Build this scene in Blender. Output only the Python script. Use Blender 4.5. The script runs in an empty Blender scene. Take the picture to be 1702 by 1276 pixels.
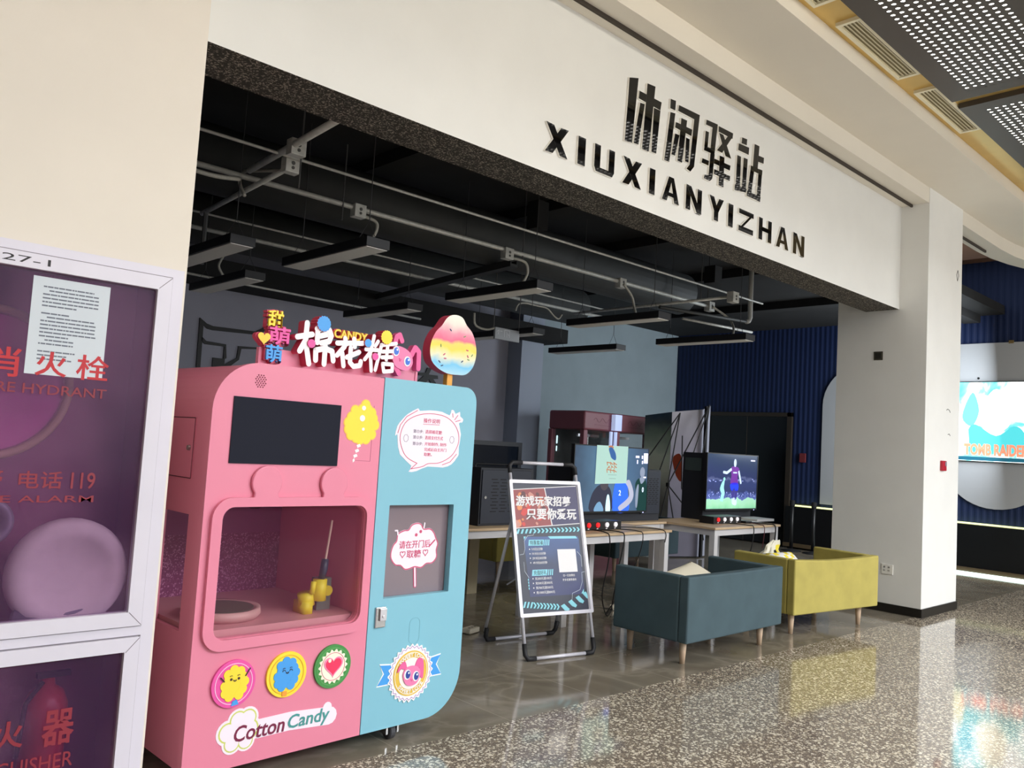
import bpy, bmesh, math, random
from mathutils import Vector, Matrix
C = bpy.context.scene.collection
SC = bpy.context.scene
PI = math.pi
random.seed(7)

# ------------------------------------------------------------------ camera, world, lights, exposure
def camera():
    yaw, pitch, roll, f = .7525, .0743, .0598, 1360.0
    cy, sy, cp, sp = math.cos(yaw), math.sin(yaw), math.cos(pitch), math.sin(pitch)
    fw = Vector((sy*cp, cy*cp, sp)); rt = Vector((cy, -sy, 0)); up = rt.cross(fw)
    cr, sr = math.cos(roll), math.sin(roll)
    r2 = cr*rt + sr*up; u2 = -sr*rt + cr*up
    cam = bpy.data.cameras.new('camera'); o = bpy.data.objects.new('camera', cam); C.objects.link(o)
    cam.sensor_fit = 'HORIZONTAL'; cam.sensor_width = 36; cam.lens = 36*f/1702
    cam.clip_start = .05; cam.clip_end = 200
    o.matrix_world = Matrix(((r2.x, u2.x, -fw.x, 0), (r2.y, u2.y, -fw.y, 0), (r2.z, u2.z, -fw.z, 1.6), (0, 0, 0, 1)))
    SC.camera = o
camera()
w = bpy.data.worlds.new('mall_daylight'); SC.world = w; w.use_nodes = True
w.node_tree.nodes['Background'].inputs[0].default_value = (.80, .90, 1.0, 1)
w.node_tree.nodes['Background'].inputs[1].default_value = .55
def area(name, loc, rot, sx, sy, power, col):
    l = bpy.data.lights.new(name, 'AREA'); l.shape = 'RECTANGLE'; l.size = sx; l.size_y = sy; l.energy = power; l.color = col
    o = bpy.data.objects.new(name, l); C.objects.link(o); o.location = loc; o.rotation_euler = rot; return o
# the glazed front of the mall behind the camera, and a warm ceiling lamp over the corridor on the left
area('glazed_front_daylight', (9.0, -7.5, 2.9), (PI/2, 0, 0), 15, 4.6, 380, (.92, .96, 1.0))
area('atrium_skylight', (9.5, -6.4, 7.2), (math.radians(28), 0, 0), 16, 6, 3300, (.95, .975, 1.0))
area('corridor_ceiling_lamp', (1.6, -1.4, 4.75), (math.radians(22), 0, 0), 2.4, 1.2, 30, (1.0, .86, .66))
area('header_warm_fill', (3.4, 1.0, 4.78), (math.radians(78), 0, 0), 4.5, .3, 34, (1.0, .90, .74))  # added warm fill under the ceiling, lifts the left of the header
# cool fill lamp beyond the pillar, added to brighten the shop interior
area('interior_cool_fill', (13.2, 3.95, 2.7), (math.radians(86), 0, math.radians(9)), 2.0, 2.0, 135, (.84, .92, 1.0))
SC.view_settings.view_transform = 'Standard'; SC.view_settings.look = 'None'
SC.view_settings.gamma = 1; SC.view_settings.use_curve_mapping = False
SC.view_settings.exposure = 0.0
try:
    SC.cycles.use_denoising = True; SC.cycles.max_bounces = 10; SC.cycles.transparent_max_bounces = 16
    SC.cycles.sample_clamp_indirect = 6
except Exception: pass

# ------------------------------------------------------------------ materials
def lin(c):
    f = lambda v: (v/255/12.92) if v/255 <= .04045 else ((v/255+.055)/1.055)**2.4
    return (f(c[0]), f(c[1]), f(c[2]), 1)
_M = {}
def M(name, col=(200, 200, 200), rough=.5, metal=0, emit=0, noise=0, scale=8, bump=0, trans=0, spec=.5, alpha=1):
    if name in _M: return _M[name]
    m = bpy.data.materials.new(name); m.use_nodes = True; t = m.node_tree; b = t.nodes['Principled BSDF']
    b.inputs['Base Color'].default_value = lin(col); b.inputs['Roughness'].default_value = rough
    b.inputs['Metallic'].default_value = metal; b.inputs['Specular IOR Level'].default_value = spec
    if trans: b.inputs['Transmission Weight'].default_value = trans
    if alpha < 1: b.inputs['Alpha'].default_value = alpha
    if emit:
        b.inputs['Emission Color'].default_value = lin(col); b.inputs['Emission Strength'].default_value = emit
    if noise or bump:
        tc = t.nodes.new('ShaderNodeTexCoord'); n = t.nodes.new('ShaderNodeTexNoise'); n.inputs['Scale'].default_value = scale
        n.inputs['Detail'].default_value = 5; t.links.new(tc.outputs['Object'], n.inputs['Vector'])
        if noise:
            r = t.nodes.new('ShaderNodeValToRGB'); c = lin(col)
            r.color_ramp.elements[0].position = .3; r.color_ramp.elements[1].position = .7
            r.color_ramp.elements[0].color = tuple(max(0, v*(1-noise)) for v in c[:3])+(1,)
            r.color_ramp.elements[1].color = tuple(min(1, v*(1+noise)) for v in c[:3])+(1,)
            t.links.new(n.outputs['Fac'], r.inputs[0]); t.links.new(r.outputs[0], b.inputs['Base Color'])
        if bump:
            bp = t.nodes.new('ShaderNodeBump'); bp.inputs['Strength'].default_value = bump; bp.inputs['Distance'].default_value = .01
            t.links.new(n.outputs['Fac'], bp.inputs['Height']); t.links.new(bp.outputs[0], b.inputs['Normal'])
    _M[name] = m; return m
def nodes(name):
    m = bpy.data.materials.new(name); m.use_nodes = True; _M[name] = m
    t = m.node_tree; N = lambda k, **kw: _mk(t, k, kw)
    return m, t, t.nodes['Principled BSDF'], N, t.links.new
def _mk(t, k, kw):
    n = t.nodes.new('ShaderNode'+k)
    for a, v in kw.items():
        if hasattr(n, a): setattr(n, a, v)
        else: n.inputs[a].default_value = v
    return n
def ramp(N, stops, interp='LINEAR'):
    r = N('ValToRGB'); e = r.color_ramp.elements; r.color_ramp.interpolation = interp
    while len(e) < len(stops): e.new(.5)
    for x, (p, c) in zip(e, stops): x.position = p; x.color = lin(c) if isinstance(c, tuple) else (c, c, c, 1)
    return r
def terrazzo():
    m, t, b, N, L = nodes('terrazzo')
    tc = N('TexCoord'); v = N('TexVoronoi', feature='F1'); v.inputs['Scale'].default_value = 66; v.inputs['Randomness'].default_value = 1
    L(tc.outputs['Object'], v.inputs['Vector'])
    sep = N('SeparateColor'); L(v.outputs['Color'], sep.inputs[0])
    th = N('Math', operation='MULTIPLY_ADD'); L(sep.outputs[0], th.inputs[0]); th.inputs[1].default_value = .62; th.inputs[2].default_value = .06
    lt = N('Math', operation='LESS_THAN'); L(v.outputs['Distance'], lt.inputs[0]); L(th.outputs[0], lt.inputs[1])
    r = ramp(N, [(0, (150, 135, 115)), (.35, (222, 212, 190)), (1, (238, 230, 212))]); L(sep.outputs[1], r.inputs[0])
    v2 = N('TexVoronoi', feature='F1'); v2.inputs['Scale'].default_value = 170; L(tc.outputs['Object'], v2.inputs['Vector'])
    s2 = N('SeparateColor'); L(v2.outputs['Color'], s2.inputs[0])
    r2 = ramp(N, [(0, (100, 91, 82)), (.5, (124, 113, 102)), (.8, (140, 128, 114)), (1, (178, 166, 148))]); L(s2.outputs[0], r2.inputs[0])
    mx = N('Mix', data_type='RGBA'); L(lt.outputs[0], mx.inputs[0]); L(r2.outputs[0], mx.inputs[6]); L(r.outputs[0], mx.inputs[7])
    L(mx.outputs[2], b.inputs['Base Color']); b.inputs['Roughness'].default_value = .075; b.inputs['IOR'].default_value = 1.75
    return m
def stone_tile():
    m, t, b, N, L = nodes('polished_stone_tile')
    tc = N('TexCoord'); br = N('TexBrick'); br.offset = 0; br.squash = 1
    for k, v in dict(Scale=1.0, **{'Mortar Size': .003, 'Brick Width': .8, 'Row Height': .73}).items(): br.inputs[k].default_value = v
    mp = N('Mapping'); mp.inputs['Location'].default_value = (-.23, -.58, 0); L(tc.outputs['Object'], mp.inputs[0]); L(mp.outputs[0], br.inputs['Vector'])
    n = N('TexNoise'); n.inputs['Scale'].default_value = 1.6; n.inputs['Detail'].default_value = 8; n.inputs['Distortion'].default_value = 1.2
    L(tc.outputs['Object'], n.inputs['Vector'])
    r = ramp(N, [(.25, (112, 104, 92)), (.5, (134, 126, 112)), (.56, (150, 141, 127)), (.62, (132, 124, 110)), (.8, (122, 114, 101))]); L(n.outputs['Fac'], r.inputs[0])
    mx = N('Mix', data_type='RGBA'); L(br.outputs['Fac'], mx.inputs[0]); L(r.outputs[0], mx.inputs[6]); mx.inputs[7].default_value = lin((165, 156, 140))
    L(mx.outputs[2], b.inputs['Base Color']); b.inputs['Roughness'].default_value = .09; b.inputs['IOR'].default_value = 1.6
    return m
def perforated():
    m, t, b, N, L = nodes('perforated_metal')
    b.inputs['Base Color'].default_value = lin((78, 72, 68)); b.inputs['Metallic'].default_value = .2; b.inputs['Roughness'].default_value = .42
    tc = N('TexCoord'); sp = N('SeparateXYZ'); L(tc.outputs['Object'], sp.inputs[0])
    def m2(op, a, bb):
        x = N('Math', operation=op)
        for i, s in enumerate((a, bb)):
            if s is None: continue
            if isinstance(s, (int, float)): x.inputs[i].default_value = s
            else: L(s, x.inputs[i])
        return x.outputs[0]
    ds = []; ms = []
    for i, (p, lo, hi) in enumerate(((.07, .15, 2.98), (.062, .14, .84))):
        a = sp.outputs[i]; fr = m2('FRACT', m2('DIVIDE', m2('SUBTRACT', a, lo), p), None)
        d = m2('MULTIPLY', m2('SUBTRACT', fr, .5), p); ds.append(m2('MULTIPLY', d, d))
        ms.append(m2('MULTIPLY', m2('GREATER_THAN', a, lo), m2('LESS_THAN', a, hi)))
    hole = m2('MULTIPLY', m2('LESS_THAN', m2('ADD', ds[0], ds[1]), .0165**2), m2('MULTIPLY', ms[0], ms[1]))
    tr = N('BsdfTransparent'); mx = N('MixShader'); L(hole, mx.inputs[0]); L(b.outputs[0], mx.inputs[1]); L(tr.outputs[0], mx.inputs[2])
    L(mx.outputs[0], t.nodes['Material Output'].inputs[0]); return m
def speckle(name, base, spot, scale, thr, rough):
    m, t, b, N, L = nodes(name); tc = N('TexCoord'); v = N('TexVoronoi', feature='F1'); v.inputs['Scale'].default_value = scale
    L(tc.outputs['Object'], v.inputs['Vector']); s = N('SeparateColor'); L(v.outputs['Color'], s.inputs[0])
    r = ramp(N, [(0, base), (thr, base), (1, spot)]); L(s.outputs[0], r.inputs[0]); L(r.outputs[0], b.inputs['Base Color']); b.inputs['Roughness'].default_value = rough
    return m
def gradient(name, stops, axis=2, lo=0, hi=1, emit=0, rough=.5, sheer=0):
    m, t, b, N, L = nodes(name); tc = N('TexCoord'); sp = N('SeparateXYZ'); L(tc.outputs['Object'], sp.inputs[0])
    mr = N('MapRange'); L(sp.outputs[axis], mr.inputs[0]); mr.inputs[1].default_value = lo; mr.inputs[2].default_value = hi
    n = N('TexNoise'); n.inputs['Scale'].default_value = 7/(abs(hi-lo)+.3); L(tc.outputs['Object'], n.inputs['Vector'])
    ad = N('Math', operation='MULTIPLY_ADD'); L(n.outputs['Fac'], ad.inputs[0]); ad.inputs[1].default_value = .22; ad.inputs[2].default_value = -.11
    sm = N('Math', operation='ADD'); L(mr.outputs[0], sm.inputs[0]); L(ad.outputs[0], sm.inputs[1])
    r = ramp(N, stops); L(sm.outputs[0], r.inputs[0]); L(r.outputs[0], b.inputs['Base Color']); b.inputs['Roughness'].default_value = rough
    if emit: L(r.outputs[0], b.inputs['Emission Color']); b.inputs['Emission Strength'].default_value = emit
    if sheer:
        tl = N('BsdfTranslucent'); L(r.outputs[0], tl.inputs[0]); mx = N('MixShader'); mx.inputs[0].default_value = sheer; L(b.outputs[0], mx.inputs[1]); L(tl.outputs[0], mx.inputs[2]); L(mx.outputs[0], t.nodes['Material Output'].inputs[0])
    return m

# ------------------------------------------------------------------ geometry helpers
class Fr:
    """a local frame: origin, two in-plane axes u, v and the outward axis w"""
    def __init__(s, O=(0, 0, 0), U=(1, 0, 0), V=(0, 1, 0), W=(0, 0, 1)):
        s.O, s.U, s.V, s.W = Vector(O), Vector(U), Vector(V), Vector(W)
    def __call__(s, u, v, w=0): return s.O + s.U*u + s.V*v + s.W*w
WORLD = Fr()
class B:
    def __init__(s, fr=WORLD): s.bm = bmesh.new(); s.fr = fr
    def vs(s, pts): return [s.bm.verts.new(s.fr(*p)) for p in pts]
    def face(s, vs, m=0):
        try: f = s.bm.faces.new(vs); f.material_index = m; return f
        except ValueError: return None
    def box(s, u0, u1, v0, v1, w0, w1, m=0):
        a = s.vs([(u, v, w) for w in (w0, w1) for v in (v0, v1) for u in (u0, u1)])
        for q in ((0, 2, 3, 1), (4, 5, 7, 6), (0, 1, 5, 4), (2, 6, 7, 3), (0, 4, 6, 2), (1, 3, 7, 5)): s.face([a[i] for i in q], m)
        return s
    def poly(s, pts, w0, w1, m=0, ms=None):
        a = s.vs([(u, v, w0) for u, v in pts]); b = s.vs([(u, v, w1) for u, v in pts]); n = len(pts)
        s.face(a[::-1], m if ms is None else ms); s.face(b, m)
        for i in range(n): s.face([a[i], a[(i+1) % n], b[(i+1) % n], b[i]], m if ms is None else ms)
        return s
    def holes(s, outer, holes, w0, w1, m=0):
        for w in (w0, w1):
            es = []
            for lp in [outer]+holes:
                a = s.vs([(u, v, w) for u, v in lp])
                es += [s.bm.edges.new((a[i], a[(i+1) % len(a)])) for i in range(len(a))]
            bmesh.ops.triangle_fill(s.bm, use_beauty=True, use_dissolve=False, edges=es)
        for lp in [outer]+holes:
            a = s.vs([(u, v, w0) for u, v in lp]); b = s.vs([(u, v, w1) for u, v in lp]); n = len(lp)
            for i in range(n): s.face([a[i], a[(i+1) % n], b[(i+1) % n], b[i]], m)
        return s
    def stroke(s, pts, wd, w0, w1, m=0, ms=None, cap=True):
        for (a, b) in zip(pts, pts[1:]):
            s.k = getattr(s, 'k', 0)+1; e = (s.k % 9)*5e-5; w1 += e-getattr(s, 'e', 0); s.e = e
            dx, dy = b[0]-a[0], b[1]-a[1]; l = math.hypot(dx, dy) or 1; nx, ny = -dy/l*wd/2, dx/l*wd/2
            s.poly([(a[0]-nx, a[1]-ny), (b[0]-nx, b[1]-ny), (b[0]+nx, b[1]+ny), (a[0]+nx, a[1]+ny)], w0, w1, m, ms)
        w1 -= s.e; s.e = 0
        for i, p in enumerate(pts if cap else pts[1:-1]): s.disc(p, wd/2, w0, w1-6e-5-(i % 5)*5e-5, 12, m, ms)
        return s
    def disc(s, c, r, w0, w1, n=32, m=0, ms=None, ry=None):
        return s.poly([(c[0]+r*math.cos(2*PI*i/n), c[1]+(ry or r)*math.sin(2*PI*i/n)) for i in range(n)], w0, w1, m, ms)
    def tube(s, pts, r, n=8, m=0, caps=True):
        P = [Vector(p) for p in pts]; rings = []; ref = None
        for i, p in enumerate(P):
            d = (P[min(i+1, len(P)-1)]-P[max(i-1, 0)]).normalized()
            if ref is None: ref = Vector((0, 0, 1)) if abs(d.z) < .9 else Vector((1, 0, 0))
            a = d.cross(ref).normalized(); b = a.cross(d).normalized(); ref = b
            rr = r[i] if isinstance(r, (list, tuple)) else r
            rings.append([s.bm.verts.new(s.fr(*(p+a*(rr*math.cos(2*PI*k/n))+b*(rr*math.sin(2*PI*k/n))))) for k in range(n)])
        for A, Bq in zip(rings, rings[1:]):
            for k in range(n): s.face([A[k], A[(k+1) % n], Bq[(k+1) % n], Bq[k]], m)
        if caps: s.face(rings[0][::-1], m); s.face(rings[-1], m)
        return s
    def lathe(s, c, prof, n=24, m=0, axis='w'):
        rs = []
        for (r, h) in prof:
            rs.append([s.bm.verts.new(s.fr(*((c[0]+r*math.cos(2*PI*k/n), c[1]+r*math.sin(2*PI*k/n), c[2]+h) if axis == 'w' else
                (c[0]+r*math.cos(2*PI*k/n), c[1]+h, c[2]+r*math.sin(2*PI*k/n)) if axis == 'v' else
                (c[0]+h, c[1]+r*math.cos(2*PI*k/n), c[2]+r*math.sin(2*PI*k/n))))) for k in range(n)])
        for A, Bq in zip(rs, rs[1:]):
            for k in range(n): s.face([A[k], A[(k+1) % n], Bq[(k+1) % n], Bq[k]], m)
        s.face(rs[0][::-1], m); s.face(rs[-1], m); return s
    def out(s, name, mats, parent=None, bev=0, seg=2, smooth=False, label=None):
        bmesh.ops.recalc_face_normals(s.bm, faces=s.bm.faces[:])
        me = bpy.data.meshes.new(name); s.bm.to_mesh(me); s.bm.free()
        return link(name, me, mats, parent, bev, seg, smooth, label)
def link(name, me, mats, parent=None, bev=0, seg=2, smooth=False, label=None):
    for x in (mats if isinstance(mats, (list, tuple)) else [mats]): me.materials.append(x)
    o = bpy.data.objects.new(name, me); C.objects.link(o)
    if parent is not None:
        o.parent = parent; p = Vector((0, 0, 0)); q = parent
        while q is not None: p += q.location; q = q.parent
        o.location = -p
    if bev:
        b = o.modifiers.new('bevel', 'BEVEL'); b.width = bev; b.segments = seg; b.limit_method = 'ANGLE'; b.angle_limit = math.radians(40)
    if smooth:
        for f in me.polygons: f.use_smooth = True
    if label: o['label'] = label
    return o
def rrect(u0, u1, v0, v1, r, n=6):
    rs = r if isinstance(r, (list, tuple)) else [r]*4      # bl, br, tr, tl
    P = []
    for (cx, cy, q, a) in ((u0+rs[0], v0+rs[0], rs[0], PI), (u1-rs[1], v0+rs[1], rs[1], 1.5*PI), (u1-rs[2], v1-rs[2], rs[2], 0), (u0+rs[3], v1-rs[3], rs[3], .5*PI)):
        if q < 1e-4: P.append((cx, cy)); continue
        P += [(cx+q*math.cos(a+i*PI/2/n), cy+q*math.sin(a+i*PI/2/n)) for i in range(n+1)]
    return P
def arc(c, r, a0, a1, n=12, ry=None): return [(c[0]+r*math.cos(a0+(a1-a0)*i/n), c[1]+(ry or r)*math.sin(a0+(a1-a0)*i/n)) for i in range(n+1)]
def smoothp(pts, n=4, closed=True):
    N = len(pts); out = []
    for i in range(N if closed else N-1):
        g = lambda k: pts[(i+k) % N] if closed else pts[max(0, min(N-1, i+k))]
        p0, p1, p2, p3 = g(-1), g(0), g(1), g(2)
        for j in range(n):
            t = j/n
            out.append(tuple(.5*((2*b)+(c-a)*t+(2*a-5*b+4*c-d)*t*t+(-a+3*b-3*c+d)*t**3) for a, b, c, d in zip(p0, p1, p2, p3)))
    if not closed: out.append(tuple(pts[-1]))
    return out
def grow(pts, d):
    N = len(pts); A = sum(pts[i][0]*pts[(i+1) % N][1]-pts[(i+1) % N][0]*pts[i][1] for i in range(N)); sg = 1 if A > 0 else -1
    o = []
    for i in range(N):
        a, b = pts[i-1], pts[(i+1) % N]; dx, dy = b[0]-a[0], b[1]-a[1]; l = math.hypot(dx, dy) or 1
        o.append((pts[i][0]+sg*dy/l*d, pts[i][1]-sg*dx/l*d))
    return o
def text(body, mats, fr, u0, u1, v0, v1, w0, w1, name, parent=None, bold=.0, label=None, res=3, shear=0, arcfit=None):
    cu = bpy.data.curves.new('lettering', 'FONT'); cu.body = body; cu.size = 1; cu.resolution_u = res; cu.offset = bold; cu.extrude = .1; cu.space_line = 1.25
    if '\n' in body: cu.align_x = 'LEFT'
    o = bpy.data.objects.new('lettering', cu); C.objects.link(o)
    dg = bpy.context.evaluated_depsgraph_get(); me = bpy.data.meshes.new_from_object(o.evaluated_get(dg))
    bpy.data.objects.remove(o); bpy.data.curves.remove(cu)
    xs = [v.co.x for v in me.vertices]; ys = [v.co.y for v in me.vertices]; x0, x1, y0, y1 = min(xs), max(xs), min(ys), max(ys)
    for v in me.vertices:
        a = (v.co.x-x0)/max(x1-x0, 1e-6); b = (v.co.y-y0)/max(y1-y0, 1e-6); z = (v.co.z+.1)/.2
        if arcfit:
            (cx, cy), rad, a0, a1, h = arcfit; th = a0+(a1-a0)*a; rr = rad+(h*b if a1 < a0 else -h*b)
            v.co = fr(cx+rr*math.cos(th), cy+rr*math.sin(th), w0+(w1-w0)*z)
        else:
            v.co = fr(u0+(u1-u0)*a+shear*(b-.5)*(v1-v0), v0+(v1-v0)*b, w0+(w1-w0)*z)
    me.materials.clear()
    return link(name, me, mats, parent, label=label)
def tag(o, label, cat, group=None):
    o['label'] = label; o['category'] = cat
    if group: o['group'] = group
    return o
def thing(name, label, cat, loc, group=None):
    o = bpy.data.objects.new(name, None); C.objects.link(o); o.location = loc; o.empty_display_size = .1
    return tag(o, label, cat, group)
def struct(b, name, mats, **k):
    o = b.out(name, mats, **k) if isinstance(b, B) else b
    o['kind'] = 'structure'; return o
def dup(root, off, label, group=None):
    r = root.copy(); C.objects.link(r); r.location = root.location+Vector(off); r['label'] = label
    if group: r['group'] = group
    for ch in list(root.children):
        c = ch.copy(); C.objects.link(c); c.parent = r
        for g in list(ch.children):
            d = g.copy(); C.objects.link(d); d.parent = c
    return r

WHITE = M('white_wall_paint', (229, 229, 226), .6, noise=.02, scale=3)
CREAM = M('cream_wall_paint', (226, 218, 206), .6, noise=.02, scale=3)
SOFFIT = M('soffit_paint', (222, 216, 204), .6, noise=.02, scale=2)
BLACK = M('black_metal', (22, 22, 24), .4)
MATBLACK = M('matte_black', (16, 16, 18), .8)
CEILBLACK = M('black_ceiling_paint', (20, 20, 21), .85, noise=.3, scale=3)
STEEL = M('galvanised_conduit', (206, 206, 200), .45, .2, noise=.12, scale=20)
CHROME = M('brushed_steel', (190, 190, 190), .25, 1)
ALU = M('white_aluminium', (226, 224, 234), .35, .1, noise=.03, scale=5)
PWHITE = M('white_print', (240, 238, 240), .5)
CABLE = M('black_cable', (14, 14, 15), .5)

# ------------------------------------------------------------------ the setting
fo = struct(B().box(-9, 26, -13, 3.5, -.1, 0), 'floor', terrazzo())
struct(B().box(-2, 26, 3.5, 11, -.1, 0), 'floor_store', stone_tile())
# bulkhead and soffits over the shop front, one profile swept along the corridor and curving out beyond the pillar
def bulkhead():
    prof = [(3.75, 4.60), (3.45, 4.585), (3.45, 4.76), (2.83, 4.765), (2.83, 4.885), (2.9, 5.5), (3.75, 5.5)]
    path = [-6, 0, 6, 11, 12, 12.5, 13, 13.5, 14, 14.6]; b = B(); rows = []
    for x in path:
        s = -.11*max(0, x-12)**2
        rows.append(b.vs([(x, y+s, z) for y, z in prof]))
    for A, R in zip(rows, rows[1:]):
        for i in range(len(prof)): b.face([A[i], A[(i+1) % len(prof)], R[(i+1) % len(prof)], R[i]])
    b.face(rows[0]); b.face(rows[-1]); return b
struct(bulkhead(), 'ceiling_bulkhead', SOFFIT)
b = B()
for (x0, x1) in ((-6, 9.47), (10.54, 12)): b.box(x0, x1, 3.625, 3.645, 4.565, 4.60)
struct(b, 'trim_1', M('dark_gap', (60, 52, 44), .8))
struct(B().box(-6, 9.47, 3.65, 3.76, 4.585, 4.605), 'trim_2', SOFFIT)
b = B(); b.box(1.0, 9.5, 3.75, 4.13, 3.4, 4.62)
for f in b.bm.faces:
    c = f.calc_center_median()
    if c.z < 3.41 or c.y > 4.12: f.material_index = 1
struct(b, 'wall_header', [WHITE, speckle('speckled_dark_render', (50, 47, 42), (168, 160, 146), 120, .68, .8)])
# left pier with the recess of the hydrant cabinet
b = B(); b.box(-6, .22, 3.444, 4.6, 0, 4.76); b.box(1.25, 1.312, 3.444, 4.6, 0, 4.76); b.box(.22, 1.25, 3.444, 4.6, 2.2, 4.76)
b.box(.22, 1.25, 3.8, 4.6, 0, 2.2); b.box(.22, 1.25, 3.444, 3.8, 0, .06)
struct(b, 'wall_left', CREAM)
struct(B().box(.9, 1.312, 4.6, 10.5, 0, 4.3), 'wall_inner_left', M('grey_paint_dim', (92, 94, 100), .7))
struct(B().box(9.47, 10.53, 3.444, 4.46, 0, 4.78), 'wall_right', WHITE)
struct(B().box(9.455, 10.545, 3.43, 4.475, 0, .095), 'baseboard_right', M('black_baseboard', (24, 22, 20), .3), bev=.003)
# shop interior
struct(B().box(.9, 14.7, 4.13, 10.9, 4.16, 4.3), 'ceiling_store', CEILBLACK)
b = B()
for x in (2.05, 4.0, 5.9, 7.6, 9.6, 12): struct(B().box(x, x+.25, 4.13, 9.0, 4.04, 4.16), 'ceiling_beam', CEILBLACK)
struct(B().box(1.3, 14.5, 4.45, 4.7, 4.03, 4.16), 'ceiling_beam', CEILBLACK)
struct(B().box(1.3, 8.97, 9.72, 9.85, 0, 4.16), 'wall_back_left', M('dark_grey_paint', (160, 160, 174), .7, noise=.05, scale=2))
struct(B().box(8.9, 14.7, 10.42, 10.6, 0, 4.16), 'wall_back_right', M('pale_grey_paint', (152, 168, 176), .7, noise=.06, scale=2))
struct(B().box(8.97, 9.46, 9.40, 10.42, 0, 4.16), 'wall_column', M('column_paint', (160, 170, 188), .6))
struct(B().box(1.3, 9.6, 9.0, 9.7, 3.28, 3.5), 'ceiling_drop', CEILBLACK)
# ribbed blue wall at the far right, dark base, light strips
b = B(); ys = [1.0+.024*i for i in range(393)]; rw = []
for i, y in enumerate(ys):
    x = 14.6-(.007 if i % 4 in (1, 2) else 0)
    rw.append(b.vs([(x, y, .8), (x, y, 5.05)]))
for A, R in zip(rw, rw[1:]): b.face([A[0], R[0], R[1], A[1]])
struct(b, 'wall_far_right', M('navy_ribbed_panel', (3, 28, 70), .7))
struct(B().box(14.62, 14.8, .5, 10.6, 0, 6), 'wall_far_backing', MATBLACK)
struct(B().box(14.3, 14.62, .5, 10.42, 5.05, 5.6), 'trim_3', M('brown_wood_band', (120, 88, 66), .5))
struct(B().box(14.42, 14.62, .5, 7.7, .1, .775), 'baseboard_far', M('black_base_panel', (14, 16, 18), .35))
struct(B().box(14.36, 14.62, .5, 7.7, .035, .1), 'baseboard_kick', M('brown_kick_board', (92, 76, 54), .5))
struct(B().box(14.575, 14.62, 7.1, 7.75, .8, .83), 'trim_4', MATBLACK)
tag(B().box(14.5, 14.575, .5, 7.6, .778, .80).out('light_strip', M('led_strip_green_white', (232, 240, 170), .5, emit=1.6)), 'thin yellow-green light strip along the top of the black base', 'light strip')
tag(B().box(14.32, 14.36, .5, 7.0, .004, .034).out('light_strip', M('led_strip_white', (225, 250, 240), .5, emit=2.2)), 'white light strip along the foot of the black base at the floor', 'light strip')
FW = Fr((14.575, 0, 0), (0, -1, 0), (0, 0, 1), (-1, 0, 0))     # u = -y
PANEL = M('grey_white_panel', (176, 178, 180), .5)
b = B(FW); b.poly(rrect(-7.1, -5.35, .86, 3.42, [0, 0, .75, .75], 10), 0, .02)
tag(b.out('wall_panel', PANEL), 'grey white wall panel with a rounded top, half hidden behind the pillar', 'wall panel')
b = B(FW); b.poly(rrect(-5.02, -3.42, 1.04, 3.70, [.79, .79, 0, 0], 12), 0, .02)
tag(b.out('wall_panel', PANEL), 'grey white wall panel with a round bottom behind the lit poster', 'wall panel')
# door in the blue wall
d = struct(B(FW).box(-9.5, -7.78, .02, 2.45, .0, .03), 'door_1', M('black_glass_door', (8, 9, 11), .15))
b = B(FW); b.box(-9.58, -9.5, 0, 2.53, 0, .06); b.box(-7.78, -7.68, 0, 2.53, 0, .06); b.box(-9.58, -7.68, 2.45, 2.53, 0, .06)
b.out('door_frame', M('dark_bronze', (58, 50, 42), .4, .3), d, bev=.004)
B(FW).box(-8.645, -8.635, .02, 2.45, .028, .034).out('door_gap', M('dark_gap'), d)
# corridor ceiling
b = B(); b.box(-6, 16, -2.6, 2.86, 4.9, 5.0)
GOLD = M('brushed_gold_metal', (216, 184, 112), .36, .55, noise=.06, scale=3)
struct(b, 'ceiling', GOLD)
struct(B().box(-6, 14.6, 2.86, 2.93, 4.89, 5.3), 'ceiling_gap', MATBLACK)
struct(B().box(-9, -8.8, -13, 3.5, 0, 5), 'wall_light_block_left', M('opposite_wall', (120, 104, 88), .7))  # unseen wall, added to keep world light off the left side
struct(B().box(-9, 26, -13, -12.8, 0, 5), 'wall_opposite', M('opposite_wall', (120, 104, 88), .7))
PERF = perforated(); BACKLIT = M('backlit_sheet', (255, 252, 244), .5, emit=9)
p0 = None
for r, y in enumerate((1.59, .47, -.65, -1.77)):
    for k, x in enumerate((7.70, 4.40, 1.10, -2.2)):
        lab = {(0, 0): 'perforated ceiling panel with a bluish sheen, right of the gold gap', (0, 1): 'large dark perforated ceiling panel with rows of bright holes, beside the air vents'}.get((r, k), 'perforated ceiling panel over the corridor, out in front of the shop')
        if p0 is None:
            p0 = thing('ceiling_panel', lab, 'ceiling panel', (x, y, 4.85), 'perforated ceiling panels')
            s = B().box(0, 3.13, 0, .98, 0, .006); s.box(0, 3.13, 0, .006, .006, .05); s.box(0, 3.13, .974, .98, .006, .05); s.box(0, .006, 0, .98, .006, .05); s.box(3.124, 3.13, 0, .98, .006, .05)
            o = s.out('perforated_sheet', PERF); o.parent = p0
            o = B().box(.03, 3.1, .03, .95, .035, .045).out('backlight', BACKLIT); o.parent = p0
        else: dup(p0, Vector((x, y, 4.85))-p0.location, lab)
v0 = None
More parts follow.
